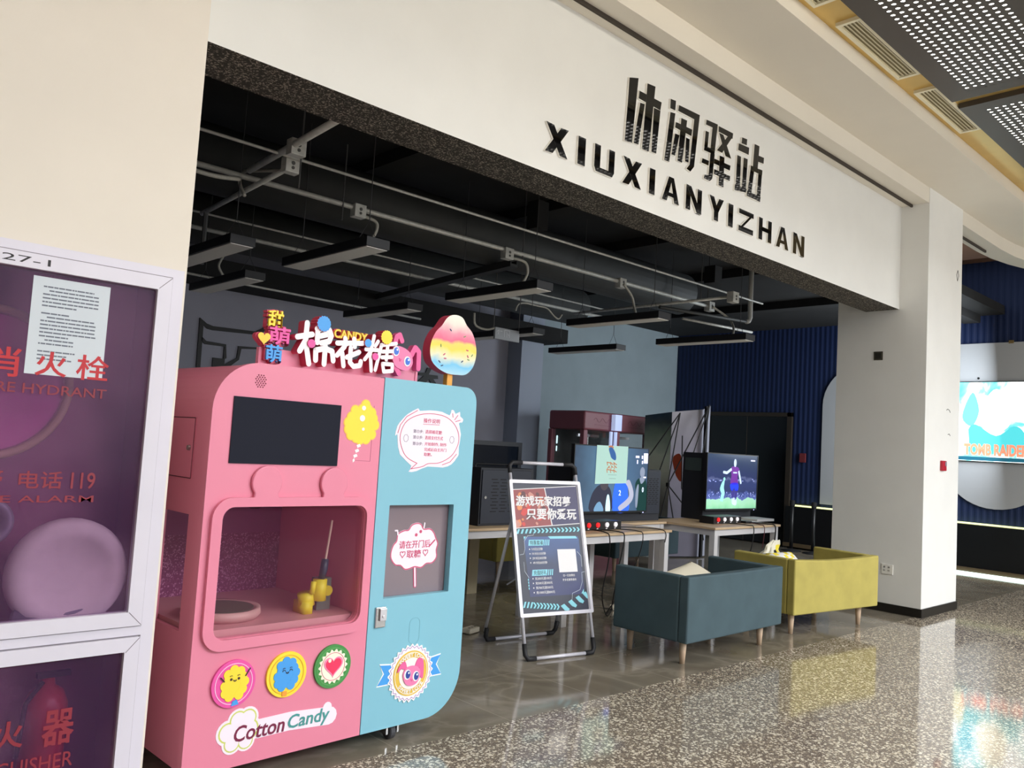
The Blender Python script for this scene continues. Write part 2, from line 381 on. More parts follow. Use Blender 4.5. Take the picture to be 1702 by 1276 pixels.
for i, (x, lab) in enumerate(((5.70, 'white slotted air vent in the gold ceiling channel, the fully seen one'), (7.2, 'white slotted air vent by the corner of the dark perforated panel'), (4.2, 'white slotted air vent cut by the top edge of the picture'))):
    if v0 is None:
        v0 = thing('air_vent', lab, 'air vent', (x, 2.585, 4.9), 'ceiling air vents')
        b = B(); b.holes(rrect(0, 1.16, 0, .19, 0), [rrect(.03, 1.13, .025, .165, 0)], -.028, 0); o = b.out('vent_frame', M('vent_cream', (236, 230, 205), .5), bev=.003); o.parent = v0
        o = B().box(.03, 1.13, .025, .165, -.004, 0).out('vent_back', M('vent_dark', (150, 140, 110), .7)); o.parent = v0
        for j in range(5):
            y = .036+j*.0285; b = B(); a = b.vs([(.03, y, -.02), (1.13, y, -.02), (1.13, y+.021, -.006), (.03, y+.021, -.006), (.03, y, -.023), (1.13, y, -.023), (1.13, y+.022, -.009), (.03, y+.022, -.009)])
            for q in ((0, 1, 2, 3), (4, 5, 6, 7), (0, 1, 5, 4), (3, 2, 6, 7), (0, 3, 7, 4), (1, 2, 6, 5)): b.face([a[t] for t in q])
            o = b.out('slat', M('vent_cream')); o.parent = v0
    else: dup(v0, (x-5.70, 0, 0), lab)

# ------------------------------------------------------------------ fire hydrant cabinet in the left pier
FH = Fr((0, 3.40, 0), (1, 0, 0), (0, 0, 1), (0, -1, 0))
def hydrant():
    t = thing('hydrant_cabinet', 'white framed fire hydrant cabinet with purple glass and red lettering, at the left edge', 'hydrant cabinet', (.76, 3.44, .06))
    rails = M('cabinet_white', (216, 212, 224), .35, noise=.02, scale=6)
    b = B(FH); b.holes(rrect(.235, 1.287, .07, 2.236, 0), [rrect(.285, 1.237, .12, .757, 0), rrect(.285, 1.237, .803, 2.19, 0)], -.05, .0)
    b.out('outer_frame', rails, t, bev=.004)
    def leaf(z0, z1, nm):
        b = B(FH); b.holes(rrect(.29, 1.237, z0, z1, 0), [rrect(.34, 1.182, z0+.055, z1-.055, 0)], -.03, .012)
        fr = b.out(nm, rails, t, bev=.008, seg=3)
        m, tt, p, N, L = nodes('purple_dusty_glass_'+nm)
        tc = N('TexCoord'); n = N('TexNoise'); n.inputs['Scale'].default_value = 260; n.inputs['Detail'].default_value = 2; L(tc.outputs['Object'], n.inputs['Vector'])
        n2 = N('TexNoise'); n2.inputs['Scale'].default_value = 2.2; L(tc.outputs['Object'], n2.inputs['Vector'])
        mu = N('Math', operation='MULTIPLY'); L(n.outputs['Fac'], mu.inputs[0]); L(n2.outputs['Fac'], mu.inputs[1])
        r = ramp(N, [(.24, (72, 44, 84)), (.34, (130, 96, 130))]); L(mu.outputs[0], r.inputs[0]); L(r.outputs[0], p.inputs['Base Color'])
        p.inputs['Roughness'].default_value = .16
        tr = N('BsdfTransparent'); tr.inputs[0].default_value = (.98, .88, .98, 1); mx = N('MixShader'); mx.inputs[0].default_value = .72
        L(p.outputs[0], mx.inputs[1]); L(tr.outputs[0], mx.inputs[2]); L(mx.outputs[0], tt.nodes['Material Output'].inputs[0])
        B(FH).box(.335, 1.187, z0+.05, z1-.05, -.012, -.007).out('glass_pane', m, fr)
        return fr
    up = leaf(.80, 2.197, 'upper_door'); lo = leaf(.12, .756, 'lower_door')
    RED = M('red_lettering', (190, 28, 40), .5); RED2 = M('dim_red_lettering', (138, 36, 52), .5)  # second red is a darker copy: dim look behind glass put into colour
    for s, u0, u1, v0, v1, par, bo in (('消', .60, .728, 1.738, 1.846, up, .012), ('火', .775, .882, 1.752, 1.844, up, .014), ('栓', .914, 1.03, 1.75, 1.847, up, .012), ('FIRE HYDRANT', .612, 1.03, 1.684, 1.72, up, .006),
            ('报警电话', .42, .70, 1.33, 1.405, up, .01), ('电 话', .76, .905, 1.335, 1.40, up, .01), ('119', .935, 1.02, 1.335, 1.398, up, .01), ('FIRE ALARM', .60, 1.02, 1.285, 1.31, up, .004),
            ('灭', .60, .70, .40, .50, lo, .02), ('火', .76, .86, .40, .50, lo, .02), ('器', .92, 1.03, .385, .515, lo, .02), ('EXTINGUISHER', .60, 1.035, .30, .355, lo, .004)):
        if s == '报警电话': s = '警'; u0, u1 = .63, .71
        if s == '电 话': s = '电话'
        text(s, RED if v0 > 1.7 else RED2, FH, u0, u1, v0, v1, -.0062, -.0056, 'red_lettering', par, bo)
    b = B(FH)
    for q in ([(1.187, 2.147), (1.235, 2.195)], [(1.187, .853), (1.235, .803)], [(1.187, .70), (1.235, .752)]): b.stroke(q, .0025, .0118, .0124)
    for q in ([(.29, 2.1995), (1.24, 2.1995)], [(1.2395, .80), (1.2395, 2.2)], [(.29, .7975), (1.24, .7975)], [(.29, .7585), (1.24, .7585)], [(1.2395, .12), (1.2395, .757)]): b.stroke(q, .004, -.02, .0006)
    b.out('frame_seams', M('seam_grey', (120, 114, 122), .7), t)
    INK = M('ink', (40, 36, 40), .6)
    text('1-27-1', INK, FH, .565, .788, 2.157, 2.182, .012, .0128, 'handwritten_number', t, 0)
    # what stands behind the glass
    back = M('cabinet_inside_red', (150, 62, 110), .6)
    b = B(); b.box(.24, 1.24, 3.775, 3.79, .07, 2.19); b.box(.24, .25, 3.46, 3.79, .07, 2.19); b.box(1.23, 1.245, 3.46, 3.79, .07, 2.19); b.box(.24, 1.24, 3.46, 3.79, .765, .79)
    b.out('inner_box', back, t)
    FB = Fr((0, 3.60, 0), (1, 0, 0), (0, 0, 1), (0, -1, 0))
    r = thing('hose_reel', 'round hose reel with brass rim, blurred behind the purple glass', 'hose reel', (.70, 3.7, 1.42))
    b = B(FB); b.disc((.66, 1.72), .26, -.10, .02, 40); b.out('drum', M('hose_magenta', (190, 70, 150), .6), r)
    b = B(FB); b.tube([(.66+.28*math.cos(a*PI/20), 1.72+.28*math.sin(a*PI/20), .03) for a in range(41)], .016); b.out('rim', M('brass_dull', (176, 150, 116), .5), r, smooth=True)
    b = B(FB); b.box(.63, .69, 1.38, 1.72, -.12, -.02); b.out('bracket', M('dark_iron', (60, 50, 66), .5), r)
    v = thing('hydrant_valve', 'grey ring-mouthed hydrant valve, blurred behind the glass at the left edge', 'valve', (.70, 3.6, 1.2))
    b = B(FB); b.lathe((.70, 1.20, .0), [(.085, 0), (.09, .02), (.09, .06), (.075, .07), (.06, .06), (.055, .02), (.05, .0)], 28); b.out('ring', M('zinc', (138, 142, 156), .4, .3), v, smooth=True)
    b = B(FB); b.disc((.70, 1.20), .05, -.15, .01, 20); b.out('pipe', M('dark_iron'), v)
    h = thing('fire_hose', 'coil of pale canvas hose, blurred low behind the upper glass', 'hose', (.97, 3.6, .86))
    b = B(FB); b.lathe((.98, 1.00, .05), [(.20, 0), (.215, .03), (.215, .07), (.20, .1), (.15, .105), (.14, .09)], 36); b.out('coil', M('pale_canvas', (246, 244, 238), .8, noise=.04, scale=20), h, smooth=True)
    b = B(FB); b.tube([(1.10, .86, .12), (.95, .83, .13), (.80, .86, .12)], .03); b.out('nozzle', M('zinc'), h, smooth=True)
    x = thing('fire_extinguisher', 'red fire extinguisher behind the lower glass', 'fire extinguisher', (.98, 3.62, .09))
    b = B(); b.lathe((.98, 3.62, .10), [(.075, 0), (.08, .02), (.08, .38), (.06, .43), (.03, .45), (.025, .48)], 24); b.out('cylinder', M('extinguisher_red', (190, 30, 50), .35), x, smooth=True)
    b = B(); b.box(.94, 1.06, 3.605, 3.635, .58, .60); b.tube([(.96, 3.6, .57), (.90, 3.58, .5), (.885, 3.58, .3)], .009); b.out('handle_and_hose', MATBLACK, x)
    n = thing('paper_notice', 'printed white paper notice taped inside the purple glass', 'notice', (.875, 3.416, 1.755))
    B(FH).box(.741, 1.009, 1.756, 2.12, -.0069, -.0064).out('sheet', M('notice_paper', (206, 214, 222), .7), n)
    b = B(FH)
    rr = random.Random(3)
    for i, L_ in enumerate((.9, 1, 1, 1, 1, .6, 0, .5, .95, 1, 1, 1, 1, .5, .6, .6, 0, .65, .5, .6)):
        z = 2.082-i*.0142; u = .777+(.02 if i in (1, 8, 14) else 0)
        while L_ and u < .777+.19*L_:
            k = rr.uniform(.006, .03); b.box(u, min(u+k, .777+.19*L_+.004), z, z+.0055, -.0064, -.0061); u += k+.002
    b.out('printed_lines', M('notice_print', (110, 116, 130), .7), n)
hydrant()

# ------------------------------------------------------------------ cotton candy machine
th = math.radians(2.33)
FM = Fr((1.55, 3.5165, 0), (math.cos(th), math.sin(th), 0), (0, 0, 1), (math.sin(th), -math.cos(th), 0))
PINK = M('candy_pink', (228, 134, 160), .38, noise=.015, scale=2)
BLUE = M('sky_blue', (130, 190, 210), .38, noise=.015, scale=2)
PLINE = M('sticker_rose', (206, 80, 120), .5); STW = M('sticker_white', (246, 234, 246), .45); YEL = M('candy_yellow', (250, 222, 60), .45)
MAG = M('hot_pink', (232, 84, 166), .45); SKY = M('candy_blue', (70, 160, 236), .45); INKK = M('cartoon_ink', (50, 24, 36), .5); WHT = M('gloss_white', (250, 250, 250), .35)
def face(b, c, s, happy=False, m=0):
    """two eyes, mouth and arms of a smiling cloud"""
    for d in (-.4, .4):
        if happy: b.stroke(arc((c[0]+d*s, c[1]), .16*s, 0, PI, 6), .05*s, .0165, .0175, m)
        else: b.disc((c[0]+d*s, c[1]), .13*s, .0165, .0175, 12, m)
        b.stroke(arc((c[0]+d*s, c[1]+.18*s), .18*s, .3*PI, .8*PI, 4), .05*s, .0165, .0175, m)
    b.stroke(arc((c[0], c[1]-.1*s), .12*s, PI, 2*PI, 6), .09*s, .0165, .0175, m)
def cloud(c, rx, ry, n=9, k=.16, ph=0):
    return [(c[0]+rx*(1+k*abs(math.sin(n*a/2+ph)))*math.cos(a), c[1]+ry*(1+k*abs(math.sin(n*a/2+ph)))*math.sin(a)) for a in [2*PI*i/90 for i in range(90)]]
def lumps(b, pts, r, w0, w1, m=0):
    for i, p in enumerate(pts): b.disc(p[:2], r*(p[2] if len(p) > 2 else 1), w0, w1+(i % 8)*4e-5, 20, m)
def inner(pts, c, k): return [(c[0]+(x-c[0])*k, c[1]+(y-c[1])*k) for x, y in pts]
def bunny(b, c, s, z, ink=False):
    """pink rabbit head: mats 0 pink, 1 darker pink, 2 white, 3 blue"""
    cx, cy = c; P = lambda l: smoothp([(cx+x*s, cy+y*s) for x, y in l], 4)
    b.poly(P([(-.42, .42), (-.62, .95), (-1.05, .72), (-1.2, .3), (-.9, .5), (-.7, .45)]), z, z+.004, 1)
    b.poly(P([(.25, .45), (.5, 1.0), (.95, .8), (1.0, -.3), (.75, -.2), (.6, .4)]), z, z+.004, 1)
    b.poly(P([(-.75, .1), (-.5, .5), (0, .6), (.5, .45), (.75, 0), (.5, -.55), (0, -.7), (-.5, -.5)]), z+.001, z+.006, 0)
    for d, e in ((-.38, .08), (.34, -.12)):
        b.disc((cx+d*s, cy+e*s), .27*s, z+.006, z+.007, 18, 2, ry=.33*s); b.disc((cx+d*s+.04*s, cy+e*s), .2*s, z+.007, z+.008, 18, 3, ry=.26*s); b.disc((cx+d*s+.09*s, cy+e*s+.1*s), .07*s, z+.008, z+.009, 10, 2)
    b.poly([(cx-.1*s, cy-.25*s), (cx+.1*s, cy-.27*s), (cx, cy-.42*s)], z+.006, z+.0075, 1)
def machine():
    t = thing('cotton_candy_machine', 'large pink and sky blue cotton candy vending machine on castors', 'vending machine', FM(.74, 0, -.45))
    z1 = 1.902
    # pink shell around the candy chamber
    b = B(FM); o = [(.0, .1), (.868, .1), (.868, .64), (.0, .64)]
    b.poly([(-.02, .1), (.868, .1), (.868, .655), (-.02, .655)], -.9, -.03)
    b.poly([(-.02, 1.275), (.868, 1.275), (.868, z1)]+arc((.19, z1-.21), .21, PI/2, PI, 10), -.9, -.03)
    b.box(-.02, .868, .655, 1.275, -.9, -.86); b.box(.832, .868, .655, 1.275, -.86, -.03)
    b.box(-.02, .005, .655, 1.275, -.2, -.03); b.box(-.02, .005, .655, 1.275, -.86, -.49); b.box(-.02, .005, 1.2, 1.275, -.49, -.2); b.box(-.02, .005, .655, .68, -.49, -.2)
    b.out('pink_body', PINK, t)
    b = B(FM); b.holes(rrect(-.034, .868, .1, z1+.003, [0, 0, 0, .215], 12), [rrect(.0, .84, .14, z1-.03, [0, 0, 0, .19], 12)], -.075, -.055); b.out('body_rim', PINK, t)
    b = B(FM); b.poly(rrect(.87, 1.515, .105, 1.905, [0, .235, .08, 0], 10), -.9, -.46); b.poly(rrect(.87, 1.515, 1.3, 1.905, [0, 0, .08, 0], 10), -.46, -.04); b.poly(rrect(.87, 1.515, .105, .74, [0, .235, 0, 0], 10), -.46, -.04); b.box(.87, .94, .74, 1.3, -.46, -.04); b.box(1.42, 1.515, .74, 1.3, -.46, -.04); b.out('blue_body', BLUE, t)
    b = B(FM); wn = rrect(.036, .804, .672, 1.25, .055)
    b.holes(rrect(-.047, .868, .1, 1.906, [0, 0, 0, .225], 12), [wn], -.04, 0); b.out('front_panel', PINK, t, label='flat pink front panel with one rounded corner')
    fr = B(FM); fr.holes(rrect(-.014, .846, .622, 1.294, .095, 8), [rrect(.034, .806, .670, 1.252, .055)], 0, .02)
    for cx, n0, n1 in ((.236, .175, .306), (.598, .54, .668)):
        fr.poly([(n0, 1.285), (n1, 1.285)]+arc((cx+.003, 1.362), .077, -.22*PI, 1.22*PI, 20), 0, .0195)
    fr.out('window_frame', PINK, t, bev=.006, label='raised pink window frame with two rounded ears')
    m = M('tinted_acrylic', (120, 60, 96), .03, alpha=.10); B(FM).poly(wn, -.022, -.018).out('window_pane', m, t)
    B(FM).box(-.008, -.004, .665, 1.205, -.495, -.195).out('side_window', m, t)
    b = B(FM); b.box(-.024, -.02, 1.362, 1.638, -.62, -.207); sd = b.out('side_hatch', PINK, t)
    b = B(Fr(FM(-.0245, 0, 0), -FM.W, FM.V, -FM.U)); q = [(.207, 1.362), (.207, 1.638), (.62, 1.638), (.62, 1.362)]; b.stroke(q+[q[0]], .004, 0, .0006); b.out('hatch_gap', M('hatch_gap_dark', (90, 40, 54), .7), sd)
    b = B(FM); b.lathe((-.034, 1.5, -.244), [(.012, 0), (.014, .01), (.006, .012)], 14, axis='u'); b.out('lock', CHROME, sd)
    # chamber
    b = B(FM); b.box(.01, .83, .66, .70, -.85, -.05); ch = b.out('chamber_floor', M('chamber_floor_pink', (214, 150, 158), .4), t)
    b = B(FM); b.lathe((.225, .70, -.30), [(.17, 0), (.185, .02), (.18, .05), (.155, .045), (.13, .01), (.06, .005)], 32, axis='v'); b.out('spinner_bowl', M('bowl_rose', (206, 158, 158), .4), t, smooth=True)
    b = B(FM); b.box(.008, .83, .70, 1.02, -.857, -.85); b.out('back_screen', speckle('glitter_mauve', (140, 66, 112), (216, 150, 190), 170, .72, .4), t)
    b = B(FM); b.box(.008, .83, 1.02, 1.27, -.857, -.85); b.box(.008, .83, 1.265, 1.27, -.85, -.05); b.out('chamber_lining', M('mauve_lining', (150, 80, 128), .5), t)
    a = B(FM); a.tube([(0.675, .76, -.16), (0.675, .865, -.16)], .036, 16); rb = a.out('robot_arm', M('robot_yellow', (236, 214, 40), .45), t, smooth=True)
    a = B(FM); a.tube([(0.682, .865, -.16), (0.692, .915, -.16), (0.696, .965, -.16)], [.016, .02, .018], 12); a.out('gripper', M('gripper_teal', (30, 60, 80), .35), rb, smooth=True)
    a = B(FM); a.tube([(0.620, .735, -.18), (0.605, .80, -.18)], .04, 14); a.box(.58, .63, .70, .76, -.24, -.14); a.tube([(0.620, .80, -.14), (0.625, .86, -.14)], .014); a.out('elbow', M('robot_yellow'), rb, smooth=True)
    a = B(FM); a.box(.69, .77, .70, .86, -.26, -.20); a.out('motor_plate', M('motor_grey', (116, 128, 120), .5), rb)
    a = B(FM); a.disc((.735, .80), .026, -.20, -.17, 16); a.out('knob', M('robot_yellow'), rb)
    a = B(FM); a.tube([(0.697, .955, -.16), (0.720, 1.16, -.16)], .006); a.out('candy_stick', M('pale_wood', (222, 190, 176), .6), rb)
    a = B(FM); a.lathe((.225, .745, -.30), [(.15, 0), (.15, .003)], 28, axis='v'); a.out('bowl_well', M('bowl_well_olive', (92, 94, 80), .4), t)
    a = B(FM); a.lathe((.33, 1.262, -.25), [(.05, 0), (.045, -.03), (.02, -.045)], 18, axis='v'); a.out('camera_dome', M('dome_black', (20, 14, 16), .1), t, smooth=True)
    # screen, grille, hatch
    b = B(FM); b.box(.048, .614, 1.445, 1.745, .0, .006); sc = b.out('display_screen', M('dark_display', (24, 26, 40), .05, spec=.12), t)
    b = B(FM)
    for y, n in ((1.868, 3), (1.853, 4), (1.838, 5), (1.823, 4), (1.808, 5), (1.793, 4), (1.778, 3)):
        for i in range(n): b.disc((.172+(i-(n-1)/2)*.0125, 1.823+(y-1.823)*.6), .0034, .0, .0012, 8)
    b.out('speaker_holes', M('hole_dark_red', (120, 40, 60), .7), t)
    b = B(FM)
    for q in ([(.71, 1.476), (.813, 1.474)], [(.813, 1.474), (.815, 1.757)]): b.stroke(q, .0025, 0, .0008)
    b.out('hatch_seam', M('seam_rose', (186, 96, 122), .6), t)
    dl = B(FM)
    bl = [(.766, 1.782), (.74, 1.752), (.69, 1.742), (.665, 1.70), (.645, 1.665), (.65, 1.625), (.67, 1.59), (.71, 1.575), (.74, 1.566), (.785, 1.57), (.825, 1.60), (.845, 1.66), (.83, 1.70), (.815, 1.735), (.785, 1.755)]
    dl.poly(inner(bl, (.745, 1.66), .9), 0, .0012, 1); lumps(dl, inner(bl, (.745, 1.66), .80), .030, 0, .0014, 1); dl.poly(inner(bl, (.745, 1.66), .88), .0018, .0024, 0); lumps(dl, inner(bl, (.745, 1.66), .80), .025, .0014, .0025, 0)
    for c, r in (((.745, 1.69), .016), ((.75, 1.742), .012), ((.755, 1.635), .008)): dl.disc(c, r, .003, .004, 14, 2)
    for a_, c in (((.735, 1.548), 0), ((.727, 1.523), 0), ((.719, 1.497), 0), ((.711, 1.474), 0)):
        k = .012 if a_[1] > 1.48 else .006; dl.poly([(a_[0]-k, a_[1]+.005), (a_[0]+k*.6, a_[1]+.012), (a_[0]+k*1.2, a_[1]), (a_[0]-k*.5, a_[1]-.009)], 0, .002, 2)
    dl.out('candy_sticker', [YEL, M('sticker_amber', (252, 200, 90), .5), WHT], t, label='yellow cotton candy sticker with striped stick')
    # three round badges
    def badge(c, ring, inner): 
        b = B(FM); b.disc(c, .104, 0, .012, 48, 0); b.stroke(arc(c, .088, 0, 2*PI, 40), .004, .012, .0135, 1, cap=False); return b.out('round_badge', [ring, inner], t, bev=.0)
    g = badge((.156, .471), MAG, M('badge_light_pink', (250, 190, 225), .5))
    b = B(FM); pc = [(-.01, .072), (.03, .06), (.045, .03), (.06, 0), (.05, -.04), (.03, -.07), (-.03, -.072), (-.055, -.05), (-.06, -.01), (-.04, .02), (-.045, .05)]
    b.poly([(.16+x*.9, .475+y*.9) for x, y in pc], .012, .0148, 0); lumps(b, [(.16+x*.78, .475+y*.8) for x, y in pc], .021, .012, .0150, 0); b.poly([(.15, .375), (.185, .378), (.175, .40), (.155, .395)], .012, .0155, 2); face(b, (.158, .493), .045, False, 1)
    b.stroke([(.208, .50), (.228, .53)], .005, .0165, .0175, 1); b.stroke([(.108, .488), (.09, .507)], .005, .0165, .0175, 1)
    b.out('cloud_art', [YEL, INKK, SKY], g)
    g = badge((.420, .471), YEL, M('badge_amber', (236, 180, 40), .5))
    b = B(FM); b.poly([(.42+x*.9, .475+y*.9) for x, y in pc], .012, .0148, 0); lumps(b, [(.42+x*.8, .475+y*.8) for x, y in pc], .021, .012, .0150, 0); face(b, (.42, .487), .045, True, 1); b.box(.40, .425, .374, .395, .012, .0155, 2); b.out('cloud_art', [SKY, INKK, M('orange_tag', (240, 160, 60), .5)], g)
    g = badge((.672, .471), M('badge_green', (70, 146, 74), .5), M('badge_green2', (96, 170, 96), .5))
    b = B(FM); b.poly([(.672+(.077+.006*math.cos(18*a))*math.cos(a), .471+(.077+.006*math.cos(18*a))*math.sin(a)) for a in [2*PI*i/144 for i in range(144)]], .012, .0145, 0)
    b.stroke(arc((.672, .471), .066, 0, 2*PI, 32), .0025, .0145, .0155, 1, cap=False)
    hp = lambda s, c: [(c[0]+s*16*math.sin(a)**3/17, c[1]+s*(13*math.cos(a)-5*math.cos(2*a)-2*math.cos(3*a)-math.cos(4*a))/17) for a in [2*PI*i/40 for i in range(40)]]
    b.poly(hp(.058, (.672, .475)), .0145, .017, 2); b.poly(hp(.048, (.672, .475)), .017, .018, 3); b.disc((.648, .502), .009, .018, .019, 12, 0); b.out('heart_art', [M('scallop_white', (250, 248, 225), .5), PLINE, M('heart_pink', (250, 140, 180), .5), M('heart_red', (236, 52, 96), .4)], g)
    # CottonCandy sticker
    b = B(FM); cl = [(.098, .257), (.115, .298), (.147, .338), (.19, .352), (.238, .349), (.262, .335), (.295, .30), (.305, .27), (.312, .236), (.30, .20), (.277, .193), (.25, .165), (.225, .163), (.20, .178), (.163, .164), (.135, .175), (.128, .205), (.105, .22)]
    LB = [(.152, .255, 1.0), (.198, .302, .92), (.245, .303, .92), (.252, .252, 1.08), (.24, .205, .82), (.175, .205, .85), (.205, .25, 1.0)]; lumps(b, LB, .056, 0, .0019, 0); lumps(b, LB, .045, .0019, .0023, 1); lumps(b, LB, .038, .0023, .0027, 0); b.stroke([(.30, .245), (.46, .248), (.68, .232)], .085, .0, .0018, 0)
    b.stroke([(.655, .25), (.665, .275)], .05, 0, .0018, 0)
    lg = b.out('cotton_candy_sticker', [STW, M('lime_line', (206, 214, 110), .5)], t)
    text('Cotton', M('plum_letters', (120, 24, 66), .5), FM, .182, .435, .207, .277, .003, .0045, 'lettering', lg, .012, shear=.15)
    text('Candy', M('teal_letters', (70, 150, 148), .5), FM, .45, .676, .195, .276, .003, .0045, 'lettering', lg, .012, shear=.15)
    # blue door side
    b = B(FM); pw = rrect(.958, 1.406, .768, 1.249, .004)
    b.holes(rrect(.873, 1.531, .1, 1.911, [0, .24, .085, 0], 12), [pw], -.04, 0); dr = b.out('blue_door', BLUE, t, label='sky blue front door with a square window')
    B(FM).box(.95, 1.41, .75, 1.27, -.06, -.045).out('pickup_window', M('grey_acrylic', (132, 118, 126), .12), dr)
    b = B(FM); b.box(.912, .976, .625, .729, 0, .012); lt = b.out('latch', CHROME, dr, bev=.003)
    b = B(FM); b.box(.932, .974, .66, .722, .012, .022); b.disc((.953, .682), .008, .022, .026, 12); b.out('lock_plate', M('latch_light', (214, 214, 220), .3, .8), lt, bev=.002)
    b = B(FM); s = rrect(1.146, 1.216, .512, .648, .03, 5); b.stroke(s+[s[0]], .003, 0, .0008); b.out('slot_outline', M('slot_line', (118, 176, 196), .6), dr)
    # instructions bubble
    b = B(FM); bub = [(.977, 1.624), (.964, 1.613), (.974, 1.662), (1.005, 1.70), (1.039, 1.730), (1.104, 1.764), (1.116, 1.751), (1.187, 1.759), (1.273, 1.757), (1.332, 1.741), (1.345, 1.773), (1.36, 1.77), (1.375, 1.752), (1.406, 1.766), (1.408, 1.742), (1.432, 1.728), (1.425, 1.712), (1.401, 1.704), (1.421, 1.643), (1.412, 1.572), (1.414, 1.53), (1.40, 1.51), (1.366, 1.475), (1.304, 1.456), (1.195, 1.459), (1.119, 1.433), (1.069, 1.428), (1.085, 1.460), (1.004, 1.517), (.982, 1.593)]
    b.poly(smoothp(grow(bub, .003), 2), 0, .0015, 0)
    ln = [(1.189, 1.744), (1.093, 1.726), (1.021, 1.683), (.994, 1.608), (1.016, 1.539), (1.055, 1.498), (1.120, 1.472), (1.080, 1.441), (1.158, 1.455), (1.198, 1.472), (1.278, 1.479), (1.362, 1.519), (1.406, 1.583), (1.406, 1.643), (1.366, 1.700), (1.294, 1.736)]
    sm = smoothp(ln[7:]+ln[:7], 4, False); b.stroke(sm+[sm[0]], .0035, .0015, .0025, 1)
    b.stroke([(.977, 1.628), (.99, 1.67), (1.03, 1.718), (1.10, 1.755)], .0035, .0015, .0025, 1); b.stroke([(1.30, 1.468), (1.355, 1.485), (1.40, 1.53)], .0035, .0015, .0025, 1)
    for q in ([(1.357, 1.735), (1.352, 1.756)], [(1.37, 1.722), (1.392, 1.748)], [(1.378, 1.712), (1.412, 1.722)]): b.stroke(q, .0035, .0015, .0025, 1)
    for c in ((1.034, 1.603), (1.359, 1.609)): cc_ = cloud(c, .014, .017, 7, .2); b.stroke(cc_[::6]+[cc_[0]], .0022, .0015, .0022, 2)
    b.stroke([(1.146, 1.684), (1.26, 1.686)], .0025, .0015, .0025, 1)
    bb = b.out('instruction_bubble', [STW, PLINE, M('sticker_grey', (150, 140, 160), .5)], dr)
    GR = M('grey_print', (128, 116, 140), .5)
    for s, m_, u0, u1, v0, v1 in (('操作说明', PLINE, 1.146, 1.262, 1.692, 1.717), ('第①步:', GR, 1.081, 1.15, 1.634, 1.653), ('选择棉花糖', PLINE, 1.164, 1.282, 1.634, 1.655), ('第②步:', GR, 1.081, 1.15, 1.602, 1.621), ('选择支付方式', PLINE, 1.164, 1.292, 1.602, 1.623),
            ('第③步:', GR, 1.081, 1.15, 1.568, 1.587), ('开始制作, 制作', PLINE, 1.164, 1.322, 1.568, 1.588), ('完成后自主开门', PLINE, 1.164, 1.322, 1.539, 1.558), ('取糖。', PLINE, 1.164, 1.22, 1.512, 1.531)):
        text(s, m_, FM, u0, u1, v0, v1, .0015, .0025, 'lettering', bb, .006, res=2)
    # tag on the pickup window
    FT = Fr(FM(0, 0, -.045), FM.U, FM.V, FM.W)
    tg = [(1.025, .964), (1.022, 1.0), (1.035, 1.035), (1.055, 1.055), (1.06, 1.09), (1.10, 1.108), (1.13, 1.11), (1.15, 1.135), (1.185, 1.145), (1.215, 1.138), (1.235, 1.112), (1.28, 1.112), (1.31, 1.09), (1.325, 1.062), (1.343, 1.03), (1.335, .995), (1.34, .955), (1.31, .926), (1.27, .925), (1.235, .905), (1.19, .912), (1.15, .903), (1.12, .903), (1.09, .925), (1.055, .93)]
    b = B(FT); b.poly(smoothp(grow(tg, .004), 3), 0, .002, 0); b.stroke(smoothp(tg, 3)+[tg[0]], .006, .002, .003, 1)
    b.stroke([(1.19, .905), (1.20, .808)], .020, 0, .002, 1); b.stroke([(1.19, .905), (1.20, .808)], .010, .002, .003, 0)
    b.stroke([(1.06, 1.085), (1.055, 1.11), (1.04, 1.11)], .008, 0, .003, 0); b.stroke([(1.235, 1.115), (1.24, 1.145)], .008, 0, .003, 0)
    for c in ((1.215, 1.10), (1.185, 1.083)): b.disc(c, .009, .002, .0035, 12, 1)
    for c in ((1.10, .984), (1.258, .986)): h_ = hp(.020, c); b.stroke(h_[::4]+[h_[0]], .004, .002, .003, 1)
    b.stroke([(1.285, 1.02), (1.32, 1.05)], .008, .002, .003, 1)
    tgo = b.out('door_tag', [STW, PLINE], dr)
    text('请在开门后', PLINE, FT, 1.073, 1.288, 1.012, 1.054, .002, .0035, 'lettering', tgo, .008); text('取糖', PLINE, FT, 1.128, 1.226, .960, 1.003, .002, .0035, 'lettering', tgo, .008)
    # rabbit rosette
    b = B(FM); c = (1.172, .361)
    for sg in (-1, 1):
        rb_ = [(c[0]+sg*.10, c[1]+.055), (c[0]+sg*.205, c[1]+.075*(.9)), (c[0]+sg*.175, c[1]+.02), (c[0]+sg*.215, c[1]-.035), (c[0]+sg*.10, c[1]-.035)]
        b.poly(grow(rb_, .008), 0, .002, 0); b.poly(rb_, .002, .003, 2)
    b.poly([(c[0]+(.146+.007*math.cos(28*a))*math.cos(a), c[1]+(.146+.007*math.cos(28*a))*math.sin(a)) for a in [2*PI*i/224 for i in range(224)]], .002, .005, 0)
    zz = [(c[0]+(.135+.006*math.cos(28*a))*math.cos(a), c[1]+(.135+.006*math.cos(28*a))*math.sin(a)) for a in [2*PI*i/112 for i in range(113)]]; b.stroke(zz, .003, .005, .006, 3, cap=False)
    b.disc(c, .117, .005, .008, 48, 1); b.stroke(arc(c, .108, 0, 2*PI, 40), .003, .008, .009, 0, cap=False); b.disc(c, .082, .008, .0095, 40, 4)
    rs = b.out('rosette', [WHT, M('rosette_gold', (228, 190, 74), .45), SKY, M('lilac_line', (176, 130, 196), .5), M('rosette_cream', (250, 244, 236), .5)], dr)
